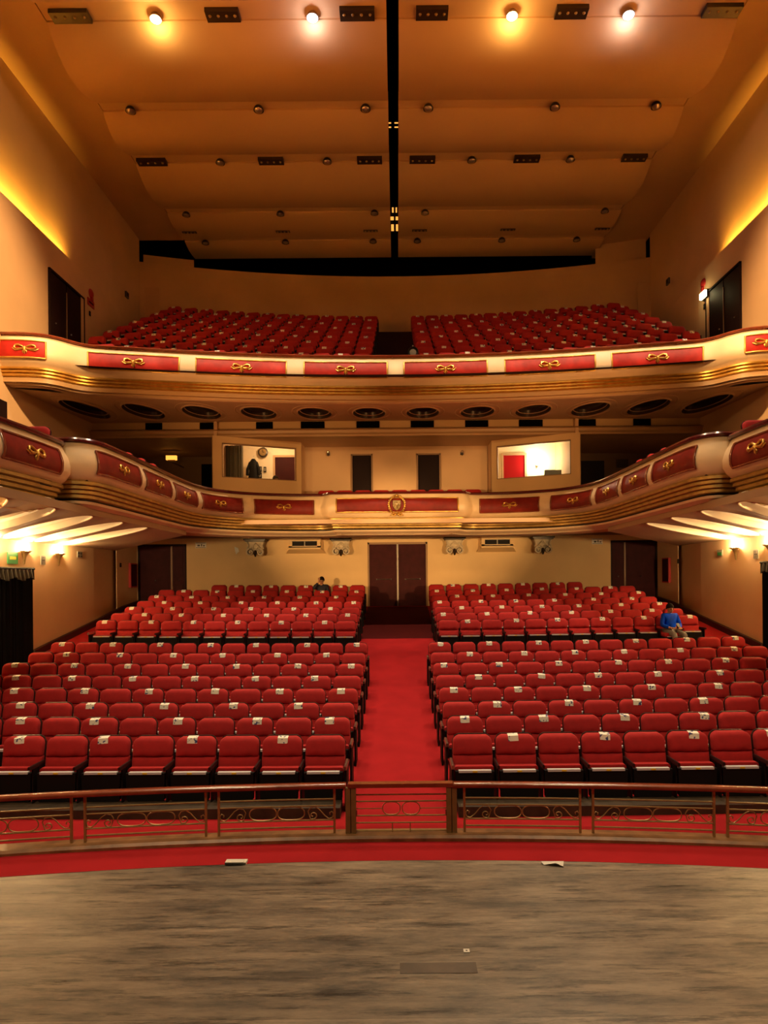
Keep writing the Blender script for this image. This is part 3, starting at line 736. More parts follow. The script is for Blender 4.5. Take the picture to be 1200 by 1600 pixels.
def balcony_front(parent, path, T, a, b):
    pr = lprofile(T)
    m_ = MB(); sweep(m_, path, pr, a, b, .06); m_.build('fascia', 'balcony', parent, smooth=True)
    g, z, o_ = lgold(T)
    m_ = MB(); sweep(m_, path, g, a, b, .06); m_.build('gold_molding', 'gold_dull', parent, smooth=True, sharp=50)
    m_ = MB(); sweep(m_, path, [(o_ - .02, z), (o_ - .05, z - .01), (o_ - .05, z - .03)], a, b, .06); m_.build('shadow_line', 'fixture', parent)
    m_ = MB(); sweep(m_, path, [(o_ - .05, z - .03), (o_ + .0, z - .035), (o_ - .02, z - .08), (o_ - .10, z - .12), (o_ - .17, z - .14), (o_ - .19, z - .11), (o_ - .23, z - .12), (o_ - .26, z - .16), (o_ - .33, z - .18)], a, b, .06); m_.build('soffit_molding', 'balcony', parent, smooth=True)
    m_ = MB(); sweep(m_, path, [(.03, T - .07), (.055, T - .035), (.03, T), (-.10, T), (-.12, T - .04), (-.09, T - .07)], a, b, .06, closed=True); m_.build('handrail', 'wood_rail_dark', parent, smooth=True)
    m_ = MB(); sweep(m_, path, [(-.12, T - .05), (-.14, T - .72), (-.3, T - .72)], a, b, .1); m_.build('parapet_back', 'carpet_dark', parent)
    return pr
LB = thing('balcony', 'lower horseshoe balcony, cream with dark red panels and a gilt crest at its centre', 'balcony')
H = lpath.L / 2
lprof = balcony_front(LB, lpath, LT, -H, H)
cp = add_panel(LB, lpath, lprof, -1.72, 1.74, LT - .20, LT - .60, 'gold', False)
for a, b in ((2.62, 4.35), (4.72, 6.30), (6.62, 8.15), (8.48, 9.98), (10.30, 11.92)):
    for s in (-1, 1):
        x0, x1 = (a, b) if s > 0 else (-b, -a)
        add_panel(LB, lpath, lprof, x0, x1, LT - .20, LT - .61, 'wood_rail', True, .85)
# crest: oval leaf wreath, shield, crown ball and ribbon
def cpnt(u, v, lift=.05): return (*lpath.at(u, prof_o(lprof, LT - .40 + max(-.3, min(.2, v))) + lift), LT - .40 + v)
g = MB()
for s in (-1, 1):
    arc = [(s * .21 * math.sin(PI * (1 - k / 14)), -.24 * math.cos(PI * k / 14)) for k in range(15)]
    arc = [(s * .215 * math.sin(PI * k / 14), -.25 * math.cos(PI * k / 14)) for k in range(15)]
    g.tube([cpnt(u, v) for u, v in arc], .022, 6)
    for k in range(1, 14):
        u, v = arc[k]; g.ball(cpnt(u * 1.1, v * 1.08, .055), .026, 8, (1, .7, 1))
    g.tube([cpnt(0, -.25), cpnt(s * .08, -.30), cpnt(s * .15, -.27), cpnt(s * .19, -.30)], [.02, .026, .022, .01], 6)
g.ball(cpnt(0, .27), .045); g.build('leaf_wreath', 'gold', cp, smooth=True, sharp=60)
g = MB(); sh = [(-.12, .14), (.12, .14), (.12, -.04), (.07, -.13), (0, -.17), (-.07, -.13), (-.12, -.04)]
g.add([cpnt(u, v, .02) for u, v in sh] + [cpnt(u * .9, v * .9, .075) for u, v in sh], [tuple(range(7, 14))] + [(i, (i + 1) % 7, (i + 1) % 7 + 7, i + 7) for i in range(7)])
g.tube([cpnt(-.06, .10, .085), cpnt(-.06, -.08, .085)], .01, 6); g.tube([cpnt(.0, .08, .085), cpnt(.05, .02, .085), cpnt(.0, -.04, .085), cpnt(.05, -.1, .085)], .01, 6); g.tube([cpnt(-.1, .02, .085), cpnt(.1, .02, .085)], .008, 6)
g.build('shield', 'brass', cp)
# nearer box fronts
for s in (-1, 1):
    half2 = [(6.05, 11.36), (5.82, 11.30), (5.72, 11.18), (5.70, 10.9), (5.72, 10.0), (5.80, 9.0), (5.92, 8.0), (6.1, 7.0)]
    pts = half2 if s > 0 else [(-x, y) for x, y in reversed(half2)]
    pth = Path(dens(pts), 0.0)
    bx = thing('balcony_box', '%s side box front, cream with one dark red panel, nearest the stage' % ('right' if s > 0 else 'left'), 'balcony box')
    pr = balcony_front(bx, pth, 5.31, 0, pth.L)
    a, b = (.72, 2.2) if s > 0 else (pth.L - 2.2, pth.L - .72)
    add_panel(bx, pth, pr, a, b, 5.11, 4.70, 'wood_rail', True, .9)
    a, b = (2.75, 4.2) if s > 0 else (pth.L - 4.2, pth.L - 2.75)
    add_panel(bx, pth, pr, a, b, 5.11, 4.70, 'wood_rail', True, .9)
# mezzanine floors
m_ = MB()
xs = [-5.2 + .4 * i for i in range(27)]
def lpy(x):
    best = min(lpath.p, key=lambda p: abs(p.x - x) + (0 if p.y > 16.5 else 9)); return best.y
m_.grid([[(x, lpy(x) + .15, 4.72) for x in xs], [(x, 23.2, 4.72) for x in xs]])
for s in (-1, 1): m_.box(s * 5.45, s * 9.3, 11.5, 23.2, 4.66, 4.72); m_.box(s * 5.98, s * 9.3, 7, 11.5, 4.60, 4.70)
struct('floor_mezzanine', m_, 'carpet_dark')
# arm soffits with slanted bowl recesses
def sz(x, y): return lerp(4.13, 3.93, (abs(x) - 5.6) / 3.7)
SL = 3.3
for s in (-1, 1):
    m_ = MB()
    dts = [14.72 - 1.34 * k for k in range(7)]
    lat0, lat1 = 5.62, 9.29
    for dt in dts:
        a, b = dt - .67, dt + .67
        A = (s * lat0, a); B = (s * lat0, b); C_ = (s * lat1, b + SL); D = (s * lat1, a + SL)
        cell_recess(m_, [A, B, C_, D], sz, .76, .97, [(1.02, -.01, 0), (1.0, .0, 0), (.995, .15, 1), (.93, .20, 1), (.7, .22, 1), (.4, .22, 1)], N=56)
    f = lambda x, y: (s * x, y, sz(x, y))
    b = dts[0] + .67
    m_.cur = 0
    m_.add([f(lat0, 4.5), f(lat0, 17.4), (s * lat0, 17.4, 4.26), (s * lat0, 4.5, 4.26)], [(0, 1, 2, 3)])
    m_.add([f(lat0, b), f(lat1, b + SL), f(lat1, 21.6), f(lat0, 17.4)], [(0, 1, 2, 3)])
    m_.add([f(lat0, 17.4), f(lat1, 21.6), (s * lat1, 21.62, 4.5), (s * lat0, 17.42, 4.5)], [(0, 1, 2, 3)])
    a = dts[-1] - .67
    m_.add([f(lat0, 4.5), f(lat1, 4.5), f(lat1, a + SL), f(lat0, a)], [(0, 1, 2, 3)])
    # fill between the arm path and the rear ceiling at the bend
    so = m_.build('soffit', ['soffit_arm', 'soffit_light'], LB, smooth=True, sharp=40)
m_ = MB()
g_, zz, oo = lgold(LT)
rows = []
for i in range(121):
    q = lerp(-9.0, 9.0, i / 120); p = lpath.at(q, oo - .32); r_ = lpath.at(q, oo - 1.3)
    rows.append([(p.x, p.y, zz - .18), (r_.x, r_.y, zz - .16), (r_.x, r_.y, 4.52)])
m_.grid(rows); m_.build('soffit_edge', 'soffit', LB, smooth=True)

# ------------------------------------------------ wall sconces under the arms
def sconce(s, y, z, label):
    o = thing('wall_sconce', label, 'wall sconce', (s * 9.29, y, z), PI / 2 * s, group='lit wall sconces under the side balconies')
    # local: -y... build with local +y pointing into the room after rotation
    m_ = MB(); prof = [(.001, -.34), (.02, -.33), (.035, -.24), (.055, -.14), (.10, -.06), (.17, -.015), (.18, 0), (.165, 0), (.10, -.04), (.001, -.06)]
    m_.lathe(prof, 18, Matrix.Translation((0, 0, 0)), 0, PI); m_.build('shade', 'brass', o, smooth=True)
    m_ = MB(); m_.ball((0, .07, .03), .045); m_.build('lamp', 'sconce_bulb', o, smooth=True)
    point((s * 9.15, y, z + .07), 120, (1.0, .64, .28), .06)
for s, nm in ((-1, 'left'), (1, 'right')):
    for k, y in enumerate((17.9, 16.25, 14.9, 13.5)):
        if k == 3: t_ = 'glowing brass sconce on the %s wall, nearest the stage' % nm
        else: t_ = 'glowing brass sconce on the %s wall, %s from the rear doors' % (nm, ORD[k + 1])
        if k < 3: sconce(s, y, 3.68, t_)
        else: point((s * 9.1, y, 3.75), 110, (1.0, .64, .28), .05)

# ------------------------------------------------ corbels and ventilation boxes on the rear wall
def corbel(px, label):
    p = P(px, 853, RW)
    o = thing('corbel', label, 'corbel', (p.x, RW, 3.80), group='carved plaster corbels under the balcony')
    m_ = MB(); m_.box(-.38, .38, -.52, 0, .50, .56); m_.box(-.34, .34, -.48, 0, .46, .50); m_.build('top_slab', 'fixture', o)
    body = MB()
    pts = [(-.29, .46), (-.27, .34), (-.22, .20), (-.12, .08), (0, .0), (.12, .08), (.22, .20), (.27, .34), (.29, .46)]
    body.prism(pts, -.30, 0); body.build('body', 'stone', o)
    v = MB(); h_ = MB()
    for s in (-1, 1):
        sp = []
        for k in range(30):
            a = PI * .5 + k / 29 * 2.9 * PI; r = .125 * (1 - k / 40); sp.append((s * (.175 - r * math.cos(a)), -.42 + .003 * k, .09 + r * math.sin(a)))
        v.tube(sp, [.034 * (1 - k / 50) for k in range(30)], 7)
        v.ball((s * .175, -.37, .09), .045, 10)
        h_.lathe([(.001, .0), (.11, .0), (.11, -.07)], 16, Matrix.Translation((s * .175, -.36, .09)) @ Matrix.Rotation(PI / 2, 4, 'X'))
        v.tube([(s * .29, -.34, .20), (s * .24, -.34, .32), (s * .29, -.34, .45)], [.035, .025, .03], 6)
    v.tube([(-.16, -.33, .24), (0, -.35, .42), (.16, -.33, .24)], .022, 6)
    v.tube([(.09 * math.cos(2 * PI * k / 14), -.33, .28 + .08 * math.sin(2 * PI * k / 14)) for k in range(14)], .018, 6, closed=True)
    v.build('scroll_carving', 'stone', o, smooth=True, sharp=50)
    h_.build('scroll_shade', 'fixture', o)  # dark plugs stand in for the shade inside the scrolls
    m_ = MB(); m_.tube([(0, -.35, .16), (0, -.36, .04), (0, -.33, -.07)], [.03, .065, .02], 8); m_.build('pendant', 'fixture', o, smooth=True)
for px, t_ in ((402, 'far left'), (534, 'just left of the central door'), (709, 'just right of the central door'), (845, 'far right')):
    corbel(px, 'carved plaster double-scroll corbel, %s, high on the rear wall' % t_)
for px, t_ in ((478, 'left'), (775, 'right')):
    p = P(px, 853, RW)
    o = thing('ventilation_box', 'cream ventilation box with slotted dark grille high on the %s of the rear wall' % t_, 'vent', (p.x, RW, 3.98))
    w2 = .56
    m_ = MB()
    m_.grid([[(-w2, -.34, .06), (w2, -.34, .06)], [(-w2, -.34, .12), (w2, -.34, .12)]]); m_.box(-w2, w2, -.34, 0, .0, .10); m_.box(-w2, -w2 + .12, -.34, 0, .10, .28); m_.box(w2 - .12, w2, -.34, 0, .10, .28); m_.box(-w2, w2, -.34, 0, .28, .46)
    m_.add([(-w2, -.34, 0), (w2, -.34, 0), (w2 + .16, 0, -.14), (-w2 - .16, 0, -.14), (-w2, 0, 0), (w2, 0, 0)], [(0, 1, 2, 3), (0, 3, 4), (1, 5, 2)])
    m_.build('housing', 'plaster', o)
    m_ = MB(); m_.box(-w2 + .12, w2 - .12, -.29, -.27, .10, .28); gr = m_.build('grille', 'black', o)
    m_ = MB(); m_.box(-.02, .02, -.33, -.27, .10, .28); m_.box(-w2 + .1, w2 - .1, -.345, -.335, .085, .10); m_.box(-w2 + .1, w2 - .1, -.345, -.335, .28, .295); m_.build('bar', 'greyplate', gr)

# ------------------------------------------------ signs and small wall things
def plaque(name, label, cat, c, w_, h_, m1, side=None, marks=None, m2='paper', t=.02, group=None):
    """side None: rear wall facing -y; -1/+1: left/right wall"""
    rz = 0 if side is None else (PI / 2 if side < 0 else -PI / 2)
    o = thing(name, label, cat, c, rz, group)
    b = MB(); b.box(-w_ / 2, w_ / 2, -t, 0, -h_ / 2, h_ / 2); b.build('plate', m1, o)
    if marks:
        k = MB()
        for (x0, x1, z0, z1) in marks: k.box(x0 * w_, x1 * w_, -t - .004, -t, z0 * h_, z1 * h_)
        k.build('printing', m2, o)
    return o
for (px, py, t_) in ((314, 852, 'left'), (933, 846, 'right')):
    plaque('wall_sign', 'small framed two-symbol sign beside the %s rear doors' % t_, 'sign', P(px, py, RW - .005), .38, .20, 'paper', None, [(-.46, .46, .36, .44), (-.46, .46, -.44, -.36), (-.32, -.08, -.2, .1), (.02, .12, -.22, .22), (.2, .38, -.2, .0)], 'darkplate')
p = P(369, 861, RW - .01)
b = MB(); b.add([(p.x - .06, p.y, p.z + .16), (p.x + .08, p.y - .02, p.z + .1), (p.x + .1, p.y - .01, p.z - .02), (p.x, p.y - .03, p.z - .12), (p.x - .04, p.y, p.z)], [(0, 1, 2, 4), (2, 3, 4)])
m_ = b; m_.add([(v[0], v[1] + .012, v[2]) for v in b.v[:5]], [(0, 4, 2, 1), (2, 4, 3)]); tag(m_.build('paper_scrap', 'paper'), 'torn scrap of pale paper on the rear wall near the left corbel', 'paper')
L93, R93 = -9.29, 9.29
plaque('exit_sign', 'green exit sign above the curtained doorway on the left wall', 'sign', PW(19, 872, L93), .42, .28, 'green', -1, [(-.3, .3, -.12, .12)], 'yellow')
plaque('wall_grille', 'pale barred plate between the sconces on the left wall', 'plate', PW(66.5, 875.5, L93), .22, .24, 'greyplate', -1, [(-.4, -.3, -.4, .4), (-.05, .05, -.4, .4), (.3, .4, -.4, .4), (-.4, .4, -.05, .05)], 'darkplate')
plaque('wall_grille', 'small dark-marked plate right of the last sconce on the left wall', 'plate', PW(124, 866.5, L93), .30, .18, 'greyplate', -1, [(-.4, -.1, .0, .35), (.05, .35, .0, .35), (-.4, -.05, -.4, -.15), (.1, .4, -.4, -.15)], 'darkplate')
plaque('wall_switch', 'small black switch on the left wall near the rear doors', 'switch', PW(188, 883, -9.28), .10, .14, 'black', -1, [(-.2, .2, 0, .3)], 'darkplate')
plaque('wall_grille', 'small greenish plate left of the sconce on the right wall', 'plate', PW(1125.5, 864, R93), .30, .18, 'greyplate', 1, [(-.4, .4, -.4, .1)], 'green')
plaque('wall_grille', 'pale barred plate between the sconces on the right wall', 'plate', PW(1182, 866, R93), .22, .24, 'greyplate', 1, [(-.4, -.3, -.4, .4), (-.05, .05, -.4, .4), (.3, .4, -.4, .4), (-.4, .4, -.05, .05)], 'darkplate')
plaque('wall_switch', 'small black switch on the right wall near the rear doors', 'switch', PW(1060, 877, 9.28), .10, .14, 'black', 1, [(-.2, .2, 0, .3)], 'darkplate')
for (px, py, lat, sd, nm) in ((206, 899, -9.28, -1, 'left'), (1043, 891, 9.28, 1, 'right')):
    plaque('fire_cabinet', 'tall narrow dark red fire cabinet by the %s rear doors' % nm, 'cabinet', PW(px, py, lat), .55, .85, 'red_paint', sd, [(-.42, .42, -.45, .45)], 'door', .08)
# gallery wall devices
plaque('alarm_sign', 'dark red rectangular sign under the bell on the upper left wall', 'sign', PW(141.5, 474, L93), .42, .22, 'red_paint', -1, [(-.35, .35, -.1, .15)], 'door')
plaque('call_point', 'tiny dark call point under the red sign on the upper left wall', 'call point', PW(140, 490, L93), .08, .14, 'black', -1, [(-.2, .2, -.2, .2)], 'darkplate')
plaque('call_point', 'tiny dark call point below the lit lamp on the upper right wall', 'call point', PW(1101, 479, R93), .08, .16, 'black', 1, [(-.2, .2, -.2, .2)], 'darkplate')
plaque('wall_speaker', 'small dark square device on the upper left wall near the back', 'device', PW(197, 461, -9.5), .22, .20, 'darkplate', -1, [(-.3, .3, -.3, .3)], 'black', .06)
plaque('wall_speaker', 'small dark square device on the upper right wall near the back', 'device', PW(1045, 440, 9.5), .22, .20, 'darkplate', 1, [(-.3, .3, -.3, .3)], 'black', .06)
for (px, py, sd, nm) in ((142, 459, -1, 'left, above the red sign'), (1099, 443, 1, 'right, above the lit lamp')):
    c = PW(px, py, sd * 9.29)
    o = thing('alarm_bell', 'round red alarm bell on the upper wall, %s' % nm, 'bell', c, PI / 2 if sd < 0 else -PI / 2)
    b = MB(); b.lathe([(.001, .07), (.06, .065), (.13, .03), (.15, 0)], 20, Matrix.Rotation(PI / 2, 4, 'X')); b.build('gong', 'red_paint', o, smooth=True)
    b = MB(); b.box(-.05, .05, -.06, 0, -.22, -.12); b.build('striker_box', 'red_paint', o)
c = PW(1100, 461, 9.2)
o = thing('emergency_lamp', 'glaring emergency lamp under the red bell on the upper right wall', 'lamp', c, -PI / 2)
b = MB(); b.box(-.16, .16, -.06, .0, -.09, .09); b.build('lit_panel', 'exit_white', o)
b = MB(); b.box(-.18, .18, 0, .09, -.11, .11); b.build('casing', 'darkplate', o)
point((9.0, c.y, c.z), 4, (1, .75, .3), .08)

# curtained doorway on the left and right walls
for s, nm in ((-1, 'left'), (1, 'right')):
    m_ = MB(); fx = s * 9.28; m_.box(fx - s * .01, fx + s * .02, 14.75, 16.48, .6, 3.27); struct('door_%d' % (14 if s < 0 else 15), m_, 'void')
    o = thing('curtain', 'black pleated curtain with grey valance in the %s wall doorway' % nm, 'curtain', (s * 9.25, 15.6, 0))
    c = MB(); n = 70
    c.grid([[(-s * (.05 + .03 * math.sin(k * 1.1) + .015 * math.sin(k * 2.7)), -.8 + 1.6 * k / n, z) for k in range(n + 1)] for z in (.72, 1.5, 2.4, 3.2)]); c.build('drape', 'curtain', o, smooth=True)
    c = MB(); c.grid([[(-s * (.10 + .04 * math.sin(k * .9) * a), -.84 + 1.68 * k / n, z + .03 * math.sin(k * .23) * a) for k in range(n + 1)] for z, a in ((3.22, .3), (3.1, 1), (2.98, 1.4))]); c.build('valance', 'valance', o, smooth=True)
    c = MB(); c.tube([(-s * .08, -.88, 3.24), (-s * .08, .88, 3.24)], .03, 8); c.build('curtain_rail', 'black', o)

# ================================================================ SEATS
def seat_prof_mesh(kind):
    mb = MB()
    return mb
TILT = math.radians(11)
def rot_back(v):   # recline about x at z=.40
    x, y, z = v; dz = z - .40
    return (x, y + dz * math.sin(TILT), .40 + dz * math.cos(TILT) + 0)
def pad(mb, x0, x1, z0, z1, rtop, rbot, yf, thick, bulge, nx=10, nz=8, dimple=None):
    """upholstered pad: front grid inside a rounded outline, rim, back"""
    cx = (x0 + x1) / 2; w = (x1 - x0) / 2
    def halfw(z):
        if rtop and z > z1 - rtop: q = (z - (z1 - rtop)) / rtop; return w - rtop + rtop * math.sqrt(max(0, 1 - q * q))
        if rbot and z < z0 + rbot: q = ((z0 + rbot) - z) / rbot; return w - rbot + rbot * math.sqrt(max(0, 1 - q * q))
        return w
    zs = []
    for i in range(nz + 1):
        t = i / nz; t = .5 - .5 * math.cos(PI * t); zs.append(lerp(z0, z1, t))
    rows = []
    for z in zs:
        hw = halfw(min(z1 - .002, max(z0 + .002, z))); r = []
        for j in range(nx + 1):
            u = -math.cos(PI * j / nx)
            v = 2 * (z - z0) / (z1 - z0) - 1
            f = (1 - abs(u) ** 4) * (1 - abs(v) ** 5)
            y = yf - bulge * f ** .5
            if dimple:
                for dx, dz in dimple:
                    y += .022 * math.exp(-(((cx + u * hw) - dx) ** 2 + (z - dz) ** 2) / .0009)
            r.append(rot_back((cx + u * hw, y, z)))
        r = [rot_back((cx - hw, yf + thick, z))] + r + [rot_back((cx + hw, yf + thick, z))]
        rows.append(r)
    mb.grid(rows)
    n = len(rows[0])
    mb.add(rows[-1], [tuple(range(n))]); mb.add(rows[0], [tuple(range(n))[::-1]])
    mb.grid([[r[0] for r in rows], [r[-1] for r in rows]])
DM = [(-.13, .665), (.13, .665)]
def seat_meshes(down=False, low=False):
    out = {}
    nx, nz = (6, 5) if low else (12, 10)
    m_ = MB(); pad(m_, -.255, .255, .655, .900, .095, .01, 0, .05, .045, nx, nz, None if low else DM); out['headrest'] = (m_, 'velvet')
    m_ = MB(); pad(m_, -.258, .258, .36, .655, .01, .03, .008, .045, .032, nx, nz, None if low else [(-.13, .655), (.13, .655)]); out['backrest'] = (m_, 'velvet_dk')
    m_ = MB(); pad(m_, -.262, .262, .30, .908, .10, .03, .056, .03, 0, 8 if not low else 6, 8 if not low else 5); out['back_shell'] = (m_, 'shell')
    if not down:
        m_ = MB(); pad2 = [(-.24, .535), (.24, .535)]
        # folded cushion: red pad seen edge-on, black pan in front
        m_.cbox(-.25, .25, -.115, -.03, .24, .545, .03); out['seat_cushion'] = (m_, 'velvet_dk')
        m_ = MB(); m_.prism([(-.245, .50), (-.235, .17), (-.19, .11), (.19, .11), (.235, .17), (.245, .50)], -.19, -.118); out['seat_pan'] = (m_, 'black')
        m_ = MB(); m_.box(-.205, .205, -.20, -.145, .487, .515); out['edge_strip'] = (m_, 'silver')
        m_ = MB(); m_.box(-.03, .03, -.204, -.20, .492, .510); out['number_tag'] = (m_, 'yellow')
    else:
        m_ = MB(); m_.cbox(-.25, .25, -.46, -.02, .40, .50, .03); out['seat_cushion'] = (m_, 'velvet_dk')
        m_ = MB(); m_.box(-.24, .24, -.44, -.02, .37, .40); out['seat_pan'] = (m_, 'black')
        m_ = MB(); m_.box(-.2, .2, -.463, -.455, .40, .42); out['edge_strip'] = (m_, 'silver')
        m_ = MB(); m_.box(-.03, .03, -.467, -.463, .402, .418); out['number_tag'] = (m_, 'yellow')
    # armrest on the +x side with pedestal below
    m_ = MB(); m_.prism([(.264, .56), (.295, .56), (.295, .595), (.288, .605), (.271, .605), (.264, .595)], -.30, .06); out['armrest'] = (m_, 'shell')
    m_ = MB(); m_.box(.270, .290, -.22, .06, .0, .56); m_.box(.264, .295, -.24, .09, -.12, .03); m_.box(.264, .295, -.10, .08, .30, .57); out['pedestal'] = (m_, 'black')
    return out
PR = seat_meshes(); PRD = seat_meshes(True); PRL = seat_meshes(False, True)
PAR = {'number_tag': 'edge_strip'}
ENDP = MB(); ENDP.box(-.30, -.275, -.25, .10, -.12, .56); ENDA = MB(); ENDA.prism([(-.305, .56), (-.265, .56), (-.265, .60), (-.275, .61), (-.295, .61), (-.305, .60)], -.30, .06)
def paper_mb(lo=False):
    m_ = MB(); n = 6
    front = [[rot_back((x, -.05 + .004 * abs(x) * 20, z)) for x in (-.066, -.03, 0, .03, .066)] for z in (.828, .865, .897)]
    over = [[rot_back((x, .02, .914)) for x in (-.066, -.03, 0, .03, .066)]]
    m_.grid(front + over); b = [[(p[0], p[1] + .002, p[2] - .001) for p in r] for r in front]
    m_.grid(b); return m_
PAP = paper_mb()
def build_proto(parts):
    root = thing('theatre_seat', 'x', 'seat'); made = {}
    for k, (m_, mt) in parts.items():
        made[k] = m_.build(k, mt, made.get(PAR.get(k), root), smooth=True, sharp=50)
    return root, made
proto, pm = build_proto(PR)
protod, pmd = build_proto(PRD)
pap0 = PAP.build('paper_notice', 'notice', smooth=True); endp0 = ENDP.build('end_panel', 'black'); enda0 = ENDA.build('end_armrest', 'steel')
def copy_tree(o, parent=None):
    c = o.copy(); COL.objects.link(c); c.parent = parent
    for chd in o.children: copy_tree(chd, c)
    return c
MISSING = {(8, 4, 1), (2, 4, 1)}
def place_seat(x, y, z, label, group, paper=False, end=0, down=False, rz=0.0):
    r = copy_tree(protod if down else proto)
    r.location = (x, y, z); r.rotation_euler = (0, 0, rz)
    tag(r, label, 'seat', group)
    if paper:
        p = pap0.copy(); COL.objects.link(p); p.parent = r
        p.location = (random.uniform(-.03, .05), 0, random.uniform(-.006, .004)); p.rotation_euler = (0, random.uniform(-.06, .06), 0)
        p['label'] = 'pale printed paper notice'
    if end:   # aisle side panel; end=+1 seat's aisle is on +x
        p = endp0.copy(); COL.objects.link(p); p.parent = r; q = enda0.copy(); COL.objects.link(q); q.parent = r
        if end > 0: p.location = (.575, 0, 0); q.location = (.57, 0, 0)
    return r
rowsd = [8.4 + .92 * k for k in range(8)] + [16.7 + .88 * k for k in range(7)]
TOPZ = [.866, .908, .945, 1.018, 1.10, 1.205, 1.317, 1.445, 1.835, 1.974, 2.107, 2.246, 2.39, 2.55, 2.708]
nleft = [8, 10, 11, 12, 13, 13, 13, 13, 12, 12, 12, 12, 12, 12, 9]
nright = [8, 9, 10, 11, 12, 13, 13, 13, 12, 12, 12, 12, 12, 12, 9]
pitch = .56
stuff = MB()
STM = ['velvet', 'velvet_dk', 'shell', 'black', 'silver', 'yellow', 'notice']
def stuff_seat(T, paper):
    for k, (m_, mt) in PRL.items():
        stuff.cur = STM.index(mt); stuff.add(m_.v, m_.f, T)
    if paper: stuff.cur = 6; stuff.add(PAP.v, PAP.f, T @ Matrix.Translation((random.uniform(-.03, .03), 0, random.choice((0, 0, -.01)))))
for r in range(15):
    d = rowsd[r]; near = r < 8
    edge = .675 if near else 1.04
    for s, n in ((-1, nleft[r]), (1, nright[r])):
        for k in range(n):
            p_ = pitch if not (r == 14) else .585
            x = s * (edge + p_ * (k + .5)) - (.0 if near else .02)
            z = TOPZ[r] - .895 + .08 * (x / 8) ** 2
            paper = (r + k) % 2 == 1 and (r, k, s) not in MISSING
            if r >= 12:
                T = Matrix.Translation((x, d, z)); stuff_seat(T, paper); continue
            if r == 8 and s > 0 and k == 10:
                down = True; paper = False
            else: down = False
            side = 'left' if s < 0 else 'right'
            if near: rn = 'front row' if r == 0 else ('last front-block row' if r == 7 else ORD[r + 1] + ' row')
            else: rn = ('first row' if r == 8 else ORD[r - 7] + ' row') + ' behind crosswalk'
            kk = 'aisle seat' if k == 0 else ORD[k + 1] + ' from aisle'
            lab = 'red seat %s, %s, %s, %s stalls' % ('with paper notice' if paper else 'without notice', kk, rn, side)
            if down: lab = 'red lowered seat carrying the person in a blue jacket, right stalls behind crosswalk'
            place_seat(x, d, z, lab, 'red velvet stalls seats', paper, (-s if k == 0 else (s if k == n - 1 and s < 0 and r > 5 else 0)), down)
# mezzanine seats behind the rails
mz = []
for s in (-1, 1):
    for k, (x, y) in enumerate(((6.02, 10.75), (5.98, 11.75), (5.78, 12.75), (5.72, 13.4), (5.70, 14.05), (5.70, 14.7))):
        t_ = ['beside the near box rail', 'at the bend behind the near box', 'first above the long arm rail', 'second above the long arm rail', 'third above the long arm rail', 'fourth above the long arm rail'][k]
        place_seat(s * x, y, 4.68 - (.0 if k > 1 else .08), 'dark red mezzanine seat, %s, %s side' % (t_, 'left' if s < 0 else 'right'), 'red mezzanine seats behind the lower balcony rail', rz=0)
for k in range(9):
    x = -1.85 + k * .56 - .3
    if x > 2.9: continue
    place_seat(x, 19.85, 4.735, 'dark red mezzanine seat behind the centre rail, %s from the left booth' % ORD[k + 1], 'red mezzanine seats behind the lower balcony rail')
# gallery seats (counted past 300 of the kind): one object with the rear stalls rows
GROW = [(18.0 + .9 * i, 9.16 + .4925 * i) for i in range(9)]
for i, (y, zt) in enumerate(GROW):
    for s in (-1, 1):
        for k in range(14 if i > 0 else 13):
            x = s * (.62 + .56 * (k + .5)) - .03
            yy_ = y - x * x / 64
            stuff_seat(Matrix.Translation((x, yy_, zt - .895)) @ Matrix.Rotation(math.atan(x / 32) * 0.6, 4, 'Z'), (i + k) % 2 == (0 if s > 0 else 1))
so = stuff.build('theatre_seats', STM, smooth=True, sharp=50)
tag(so, 'dark red seats filling the upper gallery and the last three stalls rows', 'seats', kind='stuff')
for q in (proto, protod):
    for a in list(q.children):
        for b_ in list(a.children): bpy.data.objects.remove(b_)
        bpy.data.objects.remove(a)
    bpy.data.objects.remove(q)
for q in (pap0, endp0, enda0): bpy.data.objects.remove(q)
# gallery steps
m_ = MB(); xs = [-9.3 + .62 * i for i in range(31)]; rows = [[(x, 16.9 - x * x / 64, 8.2) for x in xs]]
for i, (y, zt) in enumerate(GROW):
    zf = zt - .9; zp = 8.2 if i == 0 else GROW[i - 1][1] - .9
    rows.append([(x, y - .42 - x * x / 64, zp) for x in xs]); rows.append([(x, y - .42 - x * x / 64, zf) for x in xs])
rows.append([(x, 25.6 - x * x / 64, GROW[-1][1] - .9) for x in xs]); rows.append([(x, 25.6 - x * x / 64, 12.6) for x in xs]); rows.append([(x, 26.4, 12.6) for x in xs])
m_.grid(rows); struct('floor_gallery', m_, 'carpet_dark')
# wooden plinth below the front row
for s, nm in ((-1, 'left'), (1, 'right')):
    x0, x1 = s * .72, s * 5.8
    if x0 > x1: x0, x1 = x1, x0
    m_ = MB(); m_.box(x0, x1, 7.92, 8.26, -.02, .13)
    tag(m_.build('wooden_plinth', 'plinth'), 'low dark wooden plinth under the front row seats, %s of the aisle' % nm, 'plinth')

